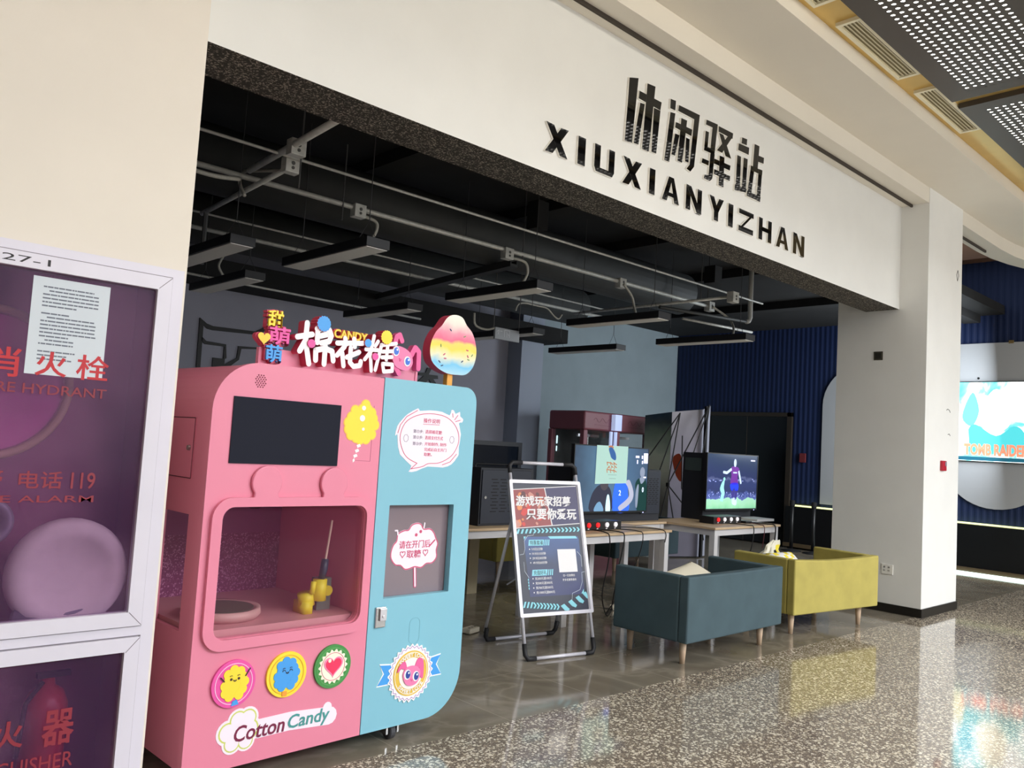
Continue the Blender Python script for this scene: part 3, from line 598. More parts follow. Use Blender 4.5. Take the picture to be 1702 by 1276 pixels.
    b = B(FM); bunny(b, (c[0], c[1]-.008), .08, .0095); b.out('rabbit_head', [M('rabbit_pink', (236, 130, 178), .5), M('rabbit_rose', (232, 100, 160), .5), WHT, M('rabbit_blue', (34, 62, 150), .3)], rs)
    text('SWEET LOVE', WHT, FM, 0, 0, 0, 0, .009, .0105, 'lettering', rs, .02, arcfit=(c, .086, .80*PI, .20*PI, .019)); text('SWEET LOVE', WHT, FM, 0, 0, 0, 0, .009, .0105, 'lettering', rs, .02, arcfit=(c, .104, 1.2*PI, 1.8*PI, .019))
    # castors
    for u, w in ((1.135, -.10), (.12, -.10), (1.135, -.78), (.12, -.78)):
        b = B(FM); b.box(u-.045, u+.045, .088, .1, w-.04, w+.04); b.box(u-.042, u-.03, .035, .09, w-.025, w+.03); b.box(u+.03, u+.042, .035, .09, w-.025, w+.03); k = b.out('castor', CHROME, t)
        b = B(FM); b.lathe((u-.02, .042, w), [(.034, 0), (.042, .006), (.042, .034), (.034, .04)], 20, axis='u'); b.out('wheel', M('castor_rubber', (70, 70, 74), .6), k)
    # lettering on top
    b = B(FM); b.box(.19, 1.125, 1.90, 1.988, -.10, -.075); b.box(1.125, 1.14, 1.90, 1.97, -.11, -.07); b.out('sign_board', M('sign_pink', (236, 142, 170), .5), t)
    RS = M('letter_side_red', (206, 70, 100), .5)
    def glyph(nm, strokes, wd, face_m, z0=-.075, z1=-.02):
        b = B(FM)
        for s_ in strokes: b.stroke(s_, wd, z0, z1-.002, 1, 1); b.stroke(s_, wd, z1-.0025, z1, 0, 1)
        return b.out('sign_character', [face_m, RS], t, label=nm)
    WH = M('letter_white', (246, 240, 244), .4)
    glyph('thick white sign character 棉', [[(.354, 2.055), (.433, 2.077)], [(.401, 2.128), (.399, 2.044)], [(.397, 2.040), (.371, 1.989)], [(.405, 2.017), (.426, 1.933)], [(.462, 2.112), (.464, 2.042)], [(.458, 2.108), (.526, 2.114), (.541, 2.085), (.531, 2.056), (.488, 2.042)], [(.481, 2.076), (.516, 2.088)], [(.459, 2.003), (.462, 1.955)], [(.459, 2.003), (.510, 2.018), (.552, 2.009), (.562, 1.963)], [(.511, 2.031), (.511, 1.941)]], .028, WH)
    glyph('thick white sign character 花', [[(.579, 2.054), (.729, 2.072)], [(.623, 2.083), (.629, 2.053)], [(.676, 2.087), (.683, 2.049)], [(.622, 2.041), (.582, 1.993)], [(.611, 2.008), (.624, 1.945)], [(.711, 2.024), (.641, 1.990)], [(.660, 2.039), (.660, 1.967), (.683, 1.948), (.722, 1.957), (.726, 1.978)]], .026, WH)
    glyph('thick white sign character 糖', [[(.798, 2.119), (.784, 2.044)], [(.753, 2.044), (.829, 2.049)], [(.825, 2.094), (.809, 2.069)], [(.789, 2.044), (.749, 1.992)], [(.782, 2.025), (.794, 1.938)], [(.847, 2.078), (.942, 2.098)], [(.847, 2.074), (.819, 1.945)], [(.857, 2.045), (.921, 2.055)], [(.856, 2.015), (.920, 2.024)], [(.888, 2.083), (.885, 2.006)], [(.863, 1.982), (.873, 1.945)], [(.863, 1.982), (.926, 1.985), (.928, 1.951), (.874, 1.942)]], .021, WH)
    for c, r, m_, sc_ in (((.429, 2.031), .021, MAG, 0), ((.490, 2.137), .038, SKY, 1), ((.758, 2.077), .021, SKY, 0), ((.809, 2.013), .019, MAG, 0), ((.873, 2.122), .036, YEL, 1)):
        b = B(FM); pts = [(c[0]+r*(1+.05*sc_*math.cos(16*a))*math.cos(a), c[1]+r*(1+.05*sc_*math.cos(16*a))*math.sin(a)) for a in [2*PI*i/96 for i in range(96)]]
        b.poly(pts, -.075, -.012, 0, 1); b.out('sign_dot', [m_, RS], t)
    for s, c0, c1, v0, v1, m_ in (('甜', .206, .286, 2.088, 2.166, YEL), ('萌', .218, .328, 2.005, 2.092, MAG), ('萌', .207, .293, 1.918, 2.004, SKY)):
        text(s, RS, FM, c0-.005, c1+.005, v0-.005, v1+.005, -.09, -.052, 'sign_character_back', t, .05); text(s, m_, FM, c0, c1, v0, v1, -.052, -.04, 'sign_character', t, .022)
    text('CANDY', RS, FM, .556, .764, 2.078, 2.127, -.07, -.035, 'sign_word_back', t, .05); text('CANDY', M('candy_word_amber', (250, 206, 60), .4), FM, .560, .762, 2.080, 2.125, -.035, -.025, 'sign_word', t, .035)
    b = B(FM); b.poly(hp(.036, (.186, 2.028)), -.08, -.05, 1, 1); b.poly(hp(.034, (.190, 2.028)), -.05, -.035, 0, 1); b.out('sign_heart', [M('candy_word_amber'), RS], t)
    b = B(FM); RBp = M('rabbit_pink'); P = lambda l: smoothp(l, 5)
    b.stroke([(.945, 2.085), (.955, 2.138), (.975, 2.15), (.992, 2.12)], .028, -.075, -.035, 1); b.stroke([(1.06, 2.05), (1.085, 2.095), (1.112, 2.075), (1.115, 1.985)], .030, -.075, -.035, 1)
    b.stroke([(.955, 1.985), (.985, 1.945)], .03, -.075, -.035, 1)
    b.poly(P([(.925, 2.045), (.95, 2.085), (1.0, 2.085), (1.05, 2.06), (1.07, 2.01), (1.045, 1.97), (1.0, 1.965), (.95, 1.985)]), -.075, -.03, 0)
    for c in ((.950, 2.060), (1.030, 2.014)):
        b.disc(c, .022, -.03, -.027, 18, 2, ry=.027); b.disc((c[0]+.002, c[1]), .016, -.027, -.025, 16, 3, ry=.020); b.disc((c[0]+.006, c[1]+.008), .006, -.025, -.024, 10, 2)
    b.poly([(.975, 2.025), (.993, 2.02), (.982, 2.008)], -.03, -.027, 1)
    b.out('sign_rabbit', [RBp, M('rabbit_rose'), WHT, M('rabbit_bright_blue', (50, 110, 220), .3)], t)
    eg = [(1.349, 2.317), (1.300, 2.294), (1.262, 2.243), (1.224, 2.205), (1.196, 2.150), (1.189, 2.092), (1.206, 2.038), (1.250, 2.004), (1.302, 1.985), (1.345, 1.978), (1.405, 1.979), (1.465, 1.988), (1.515, 2.033), (1.536, 2.096), (1.531, 2.162), (1.498, 2.231), (1.450, 2.270), (1.411, 2.311)]
    eg = smoothp(eg, 4); b = B(FM); b.poly(eg, -.10, -.035, 0, 1)
    b.out('candy_floss_sign', [gradient('rainbow_floss', [(0, (176, 220, 240)), (.16, (120, 200, 240)), (.3, (236, 232, 200)), (.44, (248, 222, 90)), (.52, (246, 216, 110)), (.58, (238, 110, 146)), (.70, (244, 150, 172)), (.85, (250, 226, 216)), (1, (250, 246, 230))], 2, 1.98, 2.32), RS], t, label='rainbow coloured candy floss sign on a stick')
    b = B(FM); b.box(1.34, 1.378, 1.91, 1.985, -.085, -.05); b.out('sign_stick', M('orange_stick', (240, 170, 70), .5), t)
    rr = random.Random(5); b = B(FM)
    for i in range(12):
        a = rr.uniform(0, 2*PI); r = rr.uniform(.08, .15); c = (1.36+r*math.cos(a), 2.11+r*.8*math.sin(a)); d = rr.uniform(0, PI); b.stroke([c, (c[0]+.012*math.cos(d), c[1]+.012*math.sin(d))], .006, -.035, -.033, i % 3)
    b.out('sprinkles', [M('sprinkle_navy', (50, 80, 120), .5), M('sprinkle_green', (130, 160, 100), .5), PLINE], t)
machine()

# ------------------------------------------------------------------ sign over the opening
FS = Fr((0, 3.75, 0), (1, 0, 0), (0, 0, 1), (0, -1, 0))
ACR = M('gloss_black_acrylic', (6, 6, 7), .04, noise=0); ACW = M('letter_edge_white', (236, 234, 228), .5)
def facade():
    G = {
    '休': [[(4.485,4.327),(4.596,4.357),(4.555,3.852),(4.464,3.843),(4.481,4.198),(4.481,4.249)],[(4.622,4.182),(4.683,4.187),(4.631,3.861),(4.567,3.858)],[(4.609,4.271),(4.883,4.273),(4.871,4.199),(4.604,4.204)],[(4.695,4.356),(4.801,4.364),(4.755,3.845),(4.667,3.843)],[(4.786,4.198),(4.875,4.201),(4.848,3.857),(4.781,3.854)]],
    '闲': [[(4.991,4.339),(5.066,4.346),(5.062,4.262),(4.991,4.259)],[(4.995,4.234),(5.065,4.242),(5.016,3.840),(4.944,3.839)],[(5.104,4.328),(5.392,4.337),(5.344,3.895),(5.295,3.840),(5.236,3.851),(5.274,3.896),(5.311,4.275),(5.095,4.271)],[(5.074,4.182),(5.294,4.189),(5.287,4.126),(5.065,4.128)],[(5.138,4.233),(5.223,4.236),(5.181,3.881),(5.111,3.881)],[(5.066,4.087),(5.131,4.088),(5.084,3.909),(5.029,3.907)],[(5.210,4.098),(5.268,4.098),(5.264,3.906),(5.211,3.903)]],
    '驿': [[(5.485,4.334),(5.653,4.343),(5.623,4.074),(5.466,4.066),(5.472,4.111),(5.555,4.116),(5.572,4.291),(5.479,4.284)],[(5.477,4.237),(5.531,4.239),(5.522,4.101),(5.466,4.099)],[(5.558,4.076),(5.627,4.081),(5.606,3.869),(5.571,3.837),(5.480,3.838),(5.489,3.877),(5.543,3.886)],[(5.449,4.002),(5.546,4.006),(5.542,3.958),(5.440,3.956)],[(5.664,4.337),(5.884,4.342),(5.878,4.284),(5.663,4.282)],[(5.806,4.296),(5.882,4.305),(5.731,4.120),(5.649,4.125)],[(5.668,4.278),(5.740,4.283),(5.872,4.114),(5.778,4.108)],[(5.617,4.047),(5.863,4.056),(5.856,4.004),(5.614,3.997)],[(5.624,3.960),(5.864,3.966),(5.860,3.915),(5.620,3.910)],[(5.690,4.091),(5.769,4.096),(5.772,3.839),(5.691,3.840)]],
    '站': [[(6.026,4.352),(6.111,4.359),(6.107,4.298),(6.020,4.292)],[(5.977,4.285),(6.146,4.295),(6.143,4.223),(5.971,4.217)],[(5.958,4.175),(6.025,4.177),(6.025,3.916),(5.950,3.915)],[(6.060,4.182),(6.132,4.185),(6.119,3.903),(6.046,3.899)],[(5.939,3.918),(6.129,3.924),(6.121,3.883),(5.938,3.859)],[(6.227,4.353),(6.315,4.356),(6.299,4.134),(6.209,4.127)],[(6.284,4.270),(6.396,4.277),(6.392,4.215),(6.288,4.207)],[(6.179,4.149),(6.376,4.155),(6.373,4.105),(6.177,4.100)],[(6.179,4.146),(6.247,4.147),(6.209,3.897),(6.133,3.859)],[(6.307,4.151),(6.376,4.155),(6.356,3.861),(6.290,3.863)],[(6.135,3.911),(6.361,3.914),(6.356,3.861),(6.131,3.859)]]}
    t = thing('wall_sign', 'large gloss black Chinese characters 休闲驿站 on the white header', 'sign', (5.4, 3.75, 3.84), 'lettering over the opening')
    for ch, ps in G.items():
        b = B(FS)
        for i, p in enumerate(ps): b.poly(p, .0, .012, 1, 1); b.poly(grow(p, -.004), .012, .016+i*2e-4, 0, 1)
        b.out('character', [ACR, ACW], t, label='gloss black character '+ch)
    t = thing('wall_sign', 'row of gloss black Latin capitals XIUXIANYIZHAN under the Chinese characters', 'sign', (5.4, 3.75, 3.53), 'lettering over the opening')
    z0, z1 = 3.535, 3.732; m = .5
    def L(ch, x0, x1):
        w = x1-x0; s = .068; f = lambda u, v: (x0+u*w, z0+v*(z1-z0)); k = s/w
        if ch == 'I': P = [[(0, 0), (1, 0), (1, 1), (0, 1)]]
        elif ch == 'X': P = [[(0, 0), (k*1.15, 0), (1, 1), (1-k*1.15, 1)], [(1-k*1.15, 0), (1, 0), (k*1.15, 1), (0, 1)]]
        elif ch == 'U': P = [[(0, .18), (.10, 0), (.9, 0), (1, .18), (1, 1), (1-k, 1), (1-k, .2), (k, .2), (k, 1), (0, 1)]]
        elif ch == 'A': P = [[(0, 0), (k, 0), (.5+k*.12, .86), (.5+k*.5, 1), (.5-k*.5, 1)], [(1-k, 0), (1, 0), (.5+k*.5, 1), (.5-k*.5, 1), (.5-k*.12, .86)], [(.24, .2), (.76, .2), (.72, .38), (.28, .38)]]
        elif ch == 'N': P = [[(0, 0), (k, 0), (k, 1), (0, 1)], [(1-k, 0), (1, 0), (1, 1), (1-k, 1)], [(1-k*1.05, 0), (1, 0), (k*1.05, 1), (0, 1)]]
        elif ch == 'Y': P = [[(.5-k/2, 0), (.5+k/2, 0), (.5+k/2, .45), (.5-k/2, .45)], [(.5-k/2, .38), (.5+k/2, .42), (k, 1), (-.02, 1)], [(.5-k/2, .42), (.5+k/2, .38), (1.02, 1), (1-k, 1)]]
        elif ch == 'Z': P = [[(0, 0), (1, 0), (1, .26), (0, .26)], [(0, .76), (1, .76), (1, 1), (0, 1)], [(0, .1), (k, .2), (1, .9), (1-k, .8)]]
        elif ch == 'H': P = [[(0, 0), (k, 0), (k, 1), (0, 1)], [(1-k, 0), (1, 0), (1, 1), (1-k, 1)], [(k*.5, .40), (1-k*.5, .40), (1-k*.5, .62), (k*.5, .62)]]
        b = B(FS)
        for i, p in enumerate(P):
            q = [f(*a) for a in p]; b.poly(q, 0, .012, 1, 1); b.poly(grow(q, -.003), .012, .016+i*2e-4, 0, 1)
        b.out('letter', [ACR2, ACW], t, label='gloss black letter '+ch)
    ACR2 = ACR
    for ch, x in zip('XIUXIANYIZHAN', ((3.662, 3.885), (3.978, 4.060), (4.150, 4.372), (4.462, 4.685), (4.775, 4.85), (4.938, 5.165), (5.247, 5.470), (5.575, 5.785), (5.857, 5.937), (6.025, 6.262), (6.35, 6.575), (6.655, 6.885), (6.965, 7.185))): L(ch, *x)
facade()

# ------------------------------------------------------------------ poster stand on the polished tiles
nA = Vector((.184, .983, 0)); aA = math.radians(15); uA = Vector((.983, -.184, 0)); upA = Vector((nA.x*math.sin(aA), nA.y*math.sin(aA), math.cos(aA)))
FA = Fr((4.396, 4.389, 0), uA, upA, uA.cross(upA))
def aframe():
    t = thing('poster_stand', 'folding A-frame poster stand with a dark blue games poster on the tiles', 'poster stand', (4.75, 4.6, 0))
    TUBE = M('stand_aluminium', (222, 220, 230), .35, .15); CORN = M('corner_black', (34, 34, 38), .6)
    def leg(P, nm):
        b = B(); b.tube(P, .0135, 12); return b.out(nm, TUBE, t, smooth=True)
    for u in (.02, .67): leg([FA(u, .10, 0), FA(u, 1.47, 0)], 'front_leg')
    leg([FA(.09, .018, 0), FA(.60, .018, 0)], 'foot_bar'); leg([FA(.11, 1.515, 0), FA(.58, 1.515, 0)], 'carry_handle')
    for u, s in ((.02, 1), (.67, -1)):
        b = B(); b.tube([FA(u, .13, 0), FA(u, .05, 0), FA(u+.02*s, .02, 0), FA(u+.09*s, .018, 0)], .019, 12); b.out('corner_foot', CORN, t, smooth=True)
        b = B(); b.tube([FA(u, 1.43, 0), FA(u, 1.49, 0), FA(u+.03*s, 1.515, 0), FA(u+.12*s, 1.515, 0)], .018, 12); b.out('corner_grip', CORN, t, smooth=True)
    bl, br = Vector((4.54, 4.995, .02)), Vector((5.264, 4.894, .02)); d = (br-bl).normalized()
    for p, u, s in ((bl, .0, 1), (br, .69, -1)):
        top = FA(u+.02*s, 1.05, -.035); leg([p+Vector((0, 0, .07)), top], 'rear_leg')
        b = B(); b.tube([p+(top-p)*.10, p+(top-p)*.03+d*.005*s, p+d*.03*s, p+d*.10*s], .019, 12); b.out('corner_foot', CORN, t, smooth=True)
    leg([bl+d*.08, br-d*.08], 'foot_bar')
    for u in (.03, .66):
        b = B(); b.tube([FA(u, .62, -.02), FA(u, .58, -.19)], .006, 6); b.out('stay_bar', TUBE, t)
    # clip frame and poster
    b = B(FA); b.holes(rrect(-.005, .695, .318, 1.372, .012, 3), [rrect(.022, .668, .345, 1.345, .003, 3)], -.012, .018); b.out('clip_frame', TUBE, t, bev=.007, seg=3)
    DK = M('poster_slate', (48, 52, 70), .4)
    b = B(FA); b.box(.015, .675, .335, 1.355, .0, .004); ps = b.out('poster', DK, t)
    e = .004; CY = M('poster_cyan', (140, 216, 232), .4); NAVY = M('poster_navy', (56, 80, 140), .4); TEAL = M('poster_teal', (14, 60, 76), .4)
    b = B(FA); b.poly([(.092, .90), (.12, .923), (.62, .923), (.63, .90), (.635, .50), (.60, .466), (.106, .466)], e, e+.0006); b.out('info_panel', gradient('poster_panel_blue', [(0, (56, 62, 110)), (.4, (52, 62, 96)), (1, (64, 100, 164))], 2, .5, .95, rough=.4), ps)
    b = B(FA); b.poly([(.02, 1.29), (.668, 1.333), (.668, 1.03), (.02, .992)], e, e+.0006, 0)
    b.poly([(.02, 1.29), (.331, 1.311), (.371, 1.013), (.02, .992)], e+.0006, e+.0012, 1)
    rr = random.Random(11)
    for i in range(26):
        u, v = rr.uniform(.03, .32), rr.uniform(1.02, 1.28); r = rr.uniform(.012, .04)
        b.poly([(u+r*rr.uniform(.5, 1)*math.cos(a), v+r*rr.uniform(.5, 1)*math.sin(a)) for a in [2*PI*k/7 for k in range(7)]], e+.0012, e+.0013+i*6e-5, 2+i % 4)
    b.poly([(.331, 1.311), (.340, 1.311), (.380, 1.014), (.371, 1.013)], e+.0012, e+.0034, 6); b.poly([(.02, 1.29), (.668, 1.333), (.668, 1.339), (.02, 1.296)], e, e+.0016, 6); b.poly([(.02, .986), (.668, 1.024), (.668, 1.03), (.02, .992)], e, e+.0016, 6)
    b.out('games_artwork', [M('poster_indigo', (52, 46, 92), .4), M('poster_brick', (150, 60, 62), .4), M('art_red', (214, 56, 46), .4), M('art_pale', (206, 140, 124), .4), M('art_dark', (90, 40, 46), .4), M('art_orange', (230, 140, 80), .4), PWHITE], ps)
    def chev(nm, P0, P1, n, h, wdt, mats, big=False):
        b = B(FA); (x0, y0), (x1, y1) = P0, P1
        b.poly([(x0, y0), (x1, y1), (x1, y1-h), (x0, y0-h)], e, e+.001, 1)
        dx, dy = (x1-x0)/n, (y1-y0)/n
        for i in range(n):
            a = x0+dx*i+.004; y = y0+dy*i-.003; hh = h-.006
            if i < n*.25 and not big: b.poly([(a, y-hh), (a+wdt, y-hh), (a+wdt+.018, y), (a+.018, y)], e+.001, e+.0018, 0)
            else: b.poly([(a, y), (a+wdt, y), (a+wdt+.016, y-hh/2), (a+wdt, y-hh), (a, y-hh), (a+.016, y-hh/2)], e+.001, e+.0018, 0)
        b.out(nm, mats, ps)
    chev('chevron_band', (.024, .985), (.652, 1.0), 16, .042, .018, [CY, TEAL]); chev('chevron_band', (.030, .436), (.37, .402), 11, .05, .015, [CY, TEAL])
    b = B(FA)
    for i in range(4):
        a = .385+i*.075; y = .355+i*.028; b.poly([(a, y+.03), (a+.035, y+.045), (min(a+.085, .668), y), (min(a+.07, .668), y-.018 if y-.018 > .345 else .346), (a+.035, max(.346, y-.006))], e+.001, e+.002)
    b.out('corner_chevrons', CY, ps)
    b = B(FA)
    for q in ([(.20, .965), (.185, .935), (.13, .93), (.095, .89), (.095, .83), (.08, .79), (.045, .785)], [(.075, .73), (.075, .66), (.11, .61)], [(.60, .80), (.635, .765), (.632, .68)], [(.668, .64), (.625, .635), (.62, .56), (.59, .50), (.51, .475), (.50, .42)]): b.stroke(q, .003, e+.0006, e+.0012)
    b.out('circuit_lines', M('poster_line', (196, 206, 220), .4), ps)
    b = B(FA); b.poly([(.326, .925), (.60, .925), (.615, .905), (.345, .905)], e+.0006, e+.0014)
    for v, bx in ((.853, .134), (.622, .143)):
        h = .046; b.poly([(bx-.004, v), (bx+.14, v), (bx+.15, v+h), (bx+.006, v+h)], e+.0006, e+.0014)
        for i in range(3): a = bx+.148+i*.018; b.poly([(a, v), (a+.010, v), (a+.02, v+h), (a+.010, v+h)], e+.0006, e+.0014)
    for i in range(4): b.poly([(.098, .60-i*.022), (.106, .605-i*.022), (.108, .59-i*.022), (.10, .585-i*.022)], e+.0006, e+.0014)
    b.poly([(.092, .925), (.115, .925), (.094, .90)], e+.0006, e+.0014); b.poly([(.60, .47), (.628, .47), (.628, .505)], e+.0006, e+.0014)
    b.out('cyan_accents', CY, ps)
    B(FA).box(.404, .585, .641, .821, e+.0006, e+.0014).out('white_card', PWHITE, ps)
    for s, m_, u0, u1, v0, v1, bo, sh in (('游戏玩家招募', PWHITE, .048, .584, 1.165, 1.246, 0.018, .12), ('只要你爱玩', PWHITE, .137, .628, 1.058, 1.146, 0.026, .12), ('特惠套餐', TEAL, .147, .272, .858, .894, .02, 0), ('充值好礼', TEAL, .157, .282, .627, .663, .02, 0),
            ('9.9元5分钟', PWHITE, .157, .262, .815, .838, .008, 0), ('19.9元15分钟', PWHITE, .157, .288, .780, .803, .008, 0), ('29.9元30分钟', PWHITE, .158, .290, .745, .768, .008, 0), ('49.9元60分钟', PWHITE, .160, .294, .710, .733, .008, 0),
            ('充200元送100元', PWHITE, .165, .325, .590, .612, .008, 0), ('充500元送300元', PWHITE, .166, .327, .555, .577, .008, 0), ('充700元送500元', PWHITE, .166, .330, .520, .542, .008, 0), ('充1000元送800元', PWHITE, .167, .343, .484, .507, .008, 0),
            ('扫一扫加微信', PWHITE, .436, .553, .606, .625, .006, 0), ('更多优惠等着你', PWHITE, .428, .564, .572, .591, .006, 0)):
        if bo in (.018, .026):
            for k in (-1, 1): text(s, m_, FA, u0+.0026*k, u1+.0026*k, v0+.0012*k, v1+.0012*k, e+.0014, e+.0038+k*1e-4, 'lettering_weight', ps, .010, res=2, shear=sh)
            bo_ = .010
        else: bo_ = min(bo, .008)
        text(s, m_, FA, u0, u1, v0, v1, e+.0014, e+.0042 if bo in (.018, .026) else e+.002, 'lettering', ps, bo_, res=2, shear=sh)
    b = B(FA)
    for v in (.826, .791, .757, .722): b.box(.134, .143, v-.005, v+.005, e+.0006, e+.002)
    for v in (.601, .566, .531, .496): b.box(.142, .151, v-.005, v+.005, e+.0006, e+.002)
    b.out('bullet_marks', PWHITE, ps)
aframe()

# ------------------------------------------------------------------ tub loveseats
def loveseat(nm, label, O, ang, Ln, D, z0, z1, fab, sag=0):
    c, s = math.cos(ang), math.sin(ang); F = Fr((O[0], O[1], 0), (c, s, 0), (-s, c, 0), (0, 0, 1))
    t = thing(nm, label, 'sofa', F(Ln/2, D/2, 0), 'fabric loveseats by the walkway'); T = .085
    FV = Fr(F(0, 0, 0), F.U, F.W, -F.V)
    n = 8; top = [(Ln*(1-i/n), z1-sag*math.sin(PI*i/n)) for i in range(n+1)]
    b = B(FV); b.poly([(0, z0), (Ln, z0)]+top, -T, 0); b.out('backrest', fab, t, bev=.014, seg=3)
    for u in (0, Ln-T):
        b = B(F); b.box(u, u+T, T+.001, D, z0, z1-.003); b.out('armrest', fab, t, bev=.014, seg=3)
    b = B(F); b.box(T, Ln-T, T, D-.02, z0, z0+.12); b.out('seat_base', fab, t, bev=.01)
    b = B(F); b.box(T+.004, Ln-T-.004, T+.004, D+.01, z0+.121, z0+.26); b.out('seat_cushion', fab, t, bev=.04, seg=4)
    for u, v in ((.16, .14), (Ln-.12, .14), (.16, D-.06), (Ln-.12, D-.06)):
        b = B(F); b.lathe((u, v, 0), [(.020, 0), (.032, z0+.004)], 18); b.out('leg', M('pale_beech', (212, 184, 156), .5, noise=.08, scale=30), t, smooth=True)
    return F, t
TEALF = M('teal_velvet', (66, 86, 94), .85, noise=.10, scale=5); YELF = M('mustard_velvet', (176, 163, 86), .85, noise=.08, scale=6, bump=.15)
F1, s1 = loveseat('loveseat', 'dark teal fabric loveseat on tapered wooden legs, nearer the poster stand', (5.30, 3.585), .008, 1.44, .71, .19, .688, TEALF, .004)
F2, s2 = loveseat('loveseat', 'mustard yellow fabric loveseat on tapered legs, beside the white pillar', (7.15, 3.70), -.13, 1.40, .70, .20, .705, YELF, .022)
loveseat('loveseat', 'mustard loveseat in the dark of the shop, seen under the table with the slotted cabinet', (6.75, 7.30), .0, 1.5, .7, .19, .70, YELF)
loveseat('loveseat', 'teal loveseat in the dark of the shop, seen between the legs of the white tables', (8.55, 6.95), .0, 1.42, .7, .19, .69, TEALF)
def cushion(nm, label, cat, O, ux, vy, wz, L_, H, T, mats, rows=10):
    F = Fr(O, ux, vy, wz); bm = bmesh.new(); N = rows; g = {}
    for sgn in (1, -1):
        for i in range(N+1):
            for j in range(N+1):
                u, v = i/N*2-1, j/N*2-1; k = max(0, (1-u**4)*(1-v**4)); edge = i in (0, N) or j in (0, N)
                if sgn == -1 and edge: continue
                pin = 1-.07*(1-abs(u))*(abs(v) > .99)-.0
                g[sgn, i, j] = bm.verts.new(F(u*L_/2*(1-.08*(1-v*v)), v*H/2*(1-.08*(1-u*u)), sgn*T/2*k**.6))
    for sgn in (1, -1):
        G = lambda i, j: g.get((sgn, i, j)) or g[1, i, j]
        for i in range(N):
            for j in range(N):
                f = bm.faces.new([G(i, j), G(i+1, j), G(i+1, j+1), G(i, j+1)]); f.smooth = True
                if len(mats) > 1 and sgn == 1 and (i*7+j*3) % 5 < 2: f.material_index = 1
    bmesh.ops.recalc_face_normals(bm, faces=bm.faces[:]); me = bpy.data.meshes.new(nm); bm.to_mesh(me); bm.free()
    return tag(link(nm, me, mats), label, cat)
cushion('throw_pillow', 'cream throw pillow on the teal loveseat, one corner showing over the back', 'pillow', (5.98, 4.0, .545), (.98, .1, .12), (-.1, .92, .38), (-.07, -.38, .92), .62, .44, .13, [M('cream_cotton', (226, 218, 198), .8)])
cushion('throw_pillow', 'white and yellow pillow in the mustard loveseat behind its back', 'pillow', (7.52, 3.98, .585), (.98, -.13, .0), (.05, .72, .66), (0, -.66, .74), .42, .36, .16, [M('white_cotton', (232, 232, 236), .8), M('yellow_cotton', (240, 222, 70), .8)], 8)
def bag():
    F = Fr((7.52, 4.18, .46), (1, 0, 0), (0, 1, 0), (0, 0, 1)); bm = bmesh.new(); rr = random.Random(4); n = 20; rings = []
    for k, (rx, ry, h, ox) in enumerate(((.02, .02, 0, 0), (.17, .11, .0, 0), (.20, .13, .07, 0), (.185, .12, .15, .01), (.14, .09, .21, .03), (.11, .045, .26, .06), (.13, .02, .30, .10), (.07, .008, .345, .15))):
        rings.append([bm.verts.new(F(ox+rx*math.cos(2*PI*i/n)*(1+rr.uniform(-.09, .09)), ry*math.sin(2*PI*i/n)*(1+rr.uniform(-.09, .09)), h+rr.uniform(-.01, .01))) for i in range(n)])
    for A, R in zip(rings, rings[1:]):
        for i in range(n):
            f = bm.faces.new([A[i], A[(i+1) % n], R[(i+1) % n], R[i]]); k = rings.index(A)
            if k in (3, 4, 5) and i in (15, 16, 17): f.material_index = 1
            if k in (3, 4) and i == 14: f.material_index = 2
    bm.faces.new(rings[-1]); bm.faces.new(rings[0][::-1]); bmesh.ops.recalc_face_normals(bm, faces=bm.faces[:])
    me = bpy.data.meshes.new('plastic_bag'); bm.to_mesh(me); bm.free()
    tag(link('plastic_bag', me, [M('bag_film', (222, 218, 200), .35), M('bag_yellow', (236, 216, 60), .4), MATBLACK]), 'crumpled white plastic bag with a yellow print on the mustard loveseat', 'bag')
bag()

# ------------------------------------------------------------------ gaming tables, consoles, television sets
TW = M('table_white', (214, 212, 214), .5); TOP = M('table_birch', (206, 178, 142), .45, noise=.06, scale=8)
def table(label, O, ang, Ln, D, H=.82):
    c, s = math.cos(ang), math.sin(ang); F = Fr((O[0], O[1], 0), (c, s, 0), (-s, c, 0), (0, 0, 1))
    t = thing('gaming_table', label, 'table', F(Ln/2, D/2, 0), 'white gaming tables')
    b = B(F); b.box(0, Ln, 0, D, H-.025, H); b.out('table_top', TOP, t, bev=.003)
    b = B(F); b.box(.03, Ln-.03, .025, .055, H-.095, H-.025); b.box(.03, Ln-.03, D-.055, D-.025, H-.095, H-.025); b.box(.03, .06, .055, D-.055, H-.095, H-.025); b.box(Ln-.06, Ln-.03, .055, D-.055, H-.095, H-.025); b.out('apron', TW, t)
    for u in (.025, Ln-.095):
        for v in (.02, D-.09): b = B(F); b.box(u, u+.07, v, v+.07, 0, H-.026); b.out('leg', TW, t, bev=.003)
    return F
table('white table under the wider television, nearest the poster stand', (5.48, 5.03), .028, 1.68, .62)
table('white table standing close behind the one with the red and white buttons', (6.62, 5.72), 0, 1.33, .62)
table('white table under the football television by the mustard loveseat', (7.97, 5.08), .02, 1.5, .92)
table('white table carrying the black slotted cabinet, behind the poster stand', (4.22, 5.68), .0, 2.2, .75)
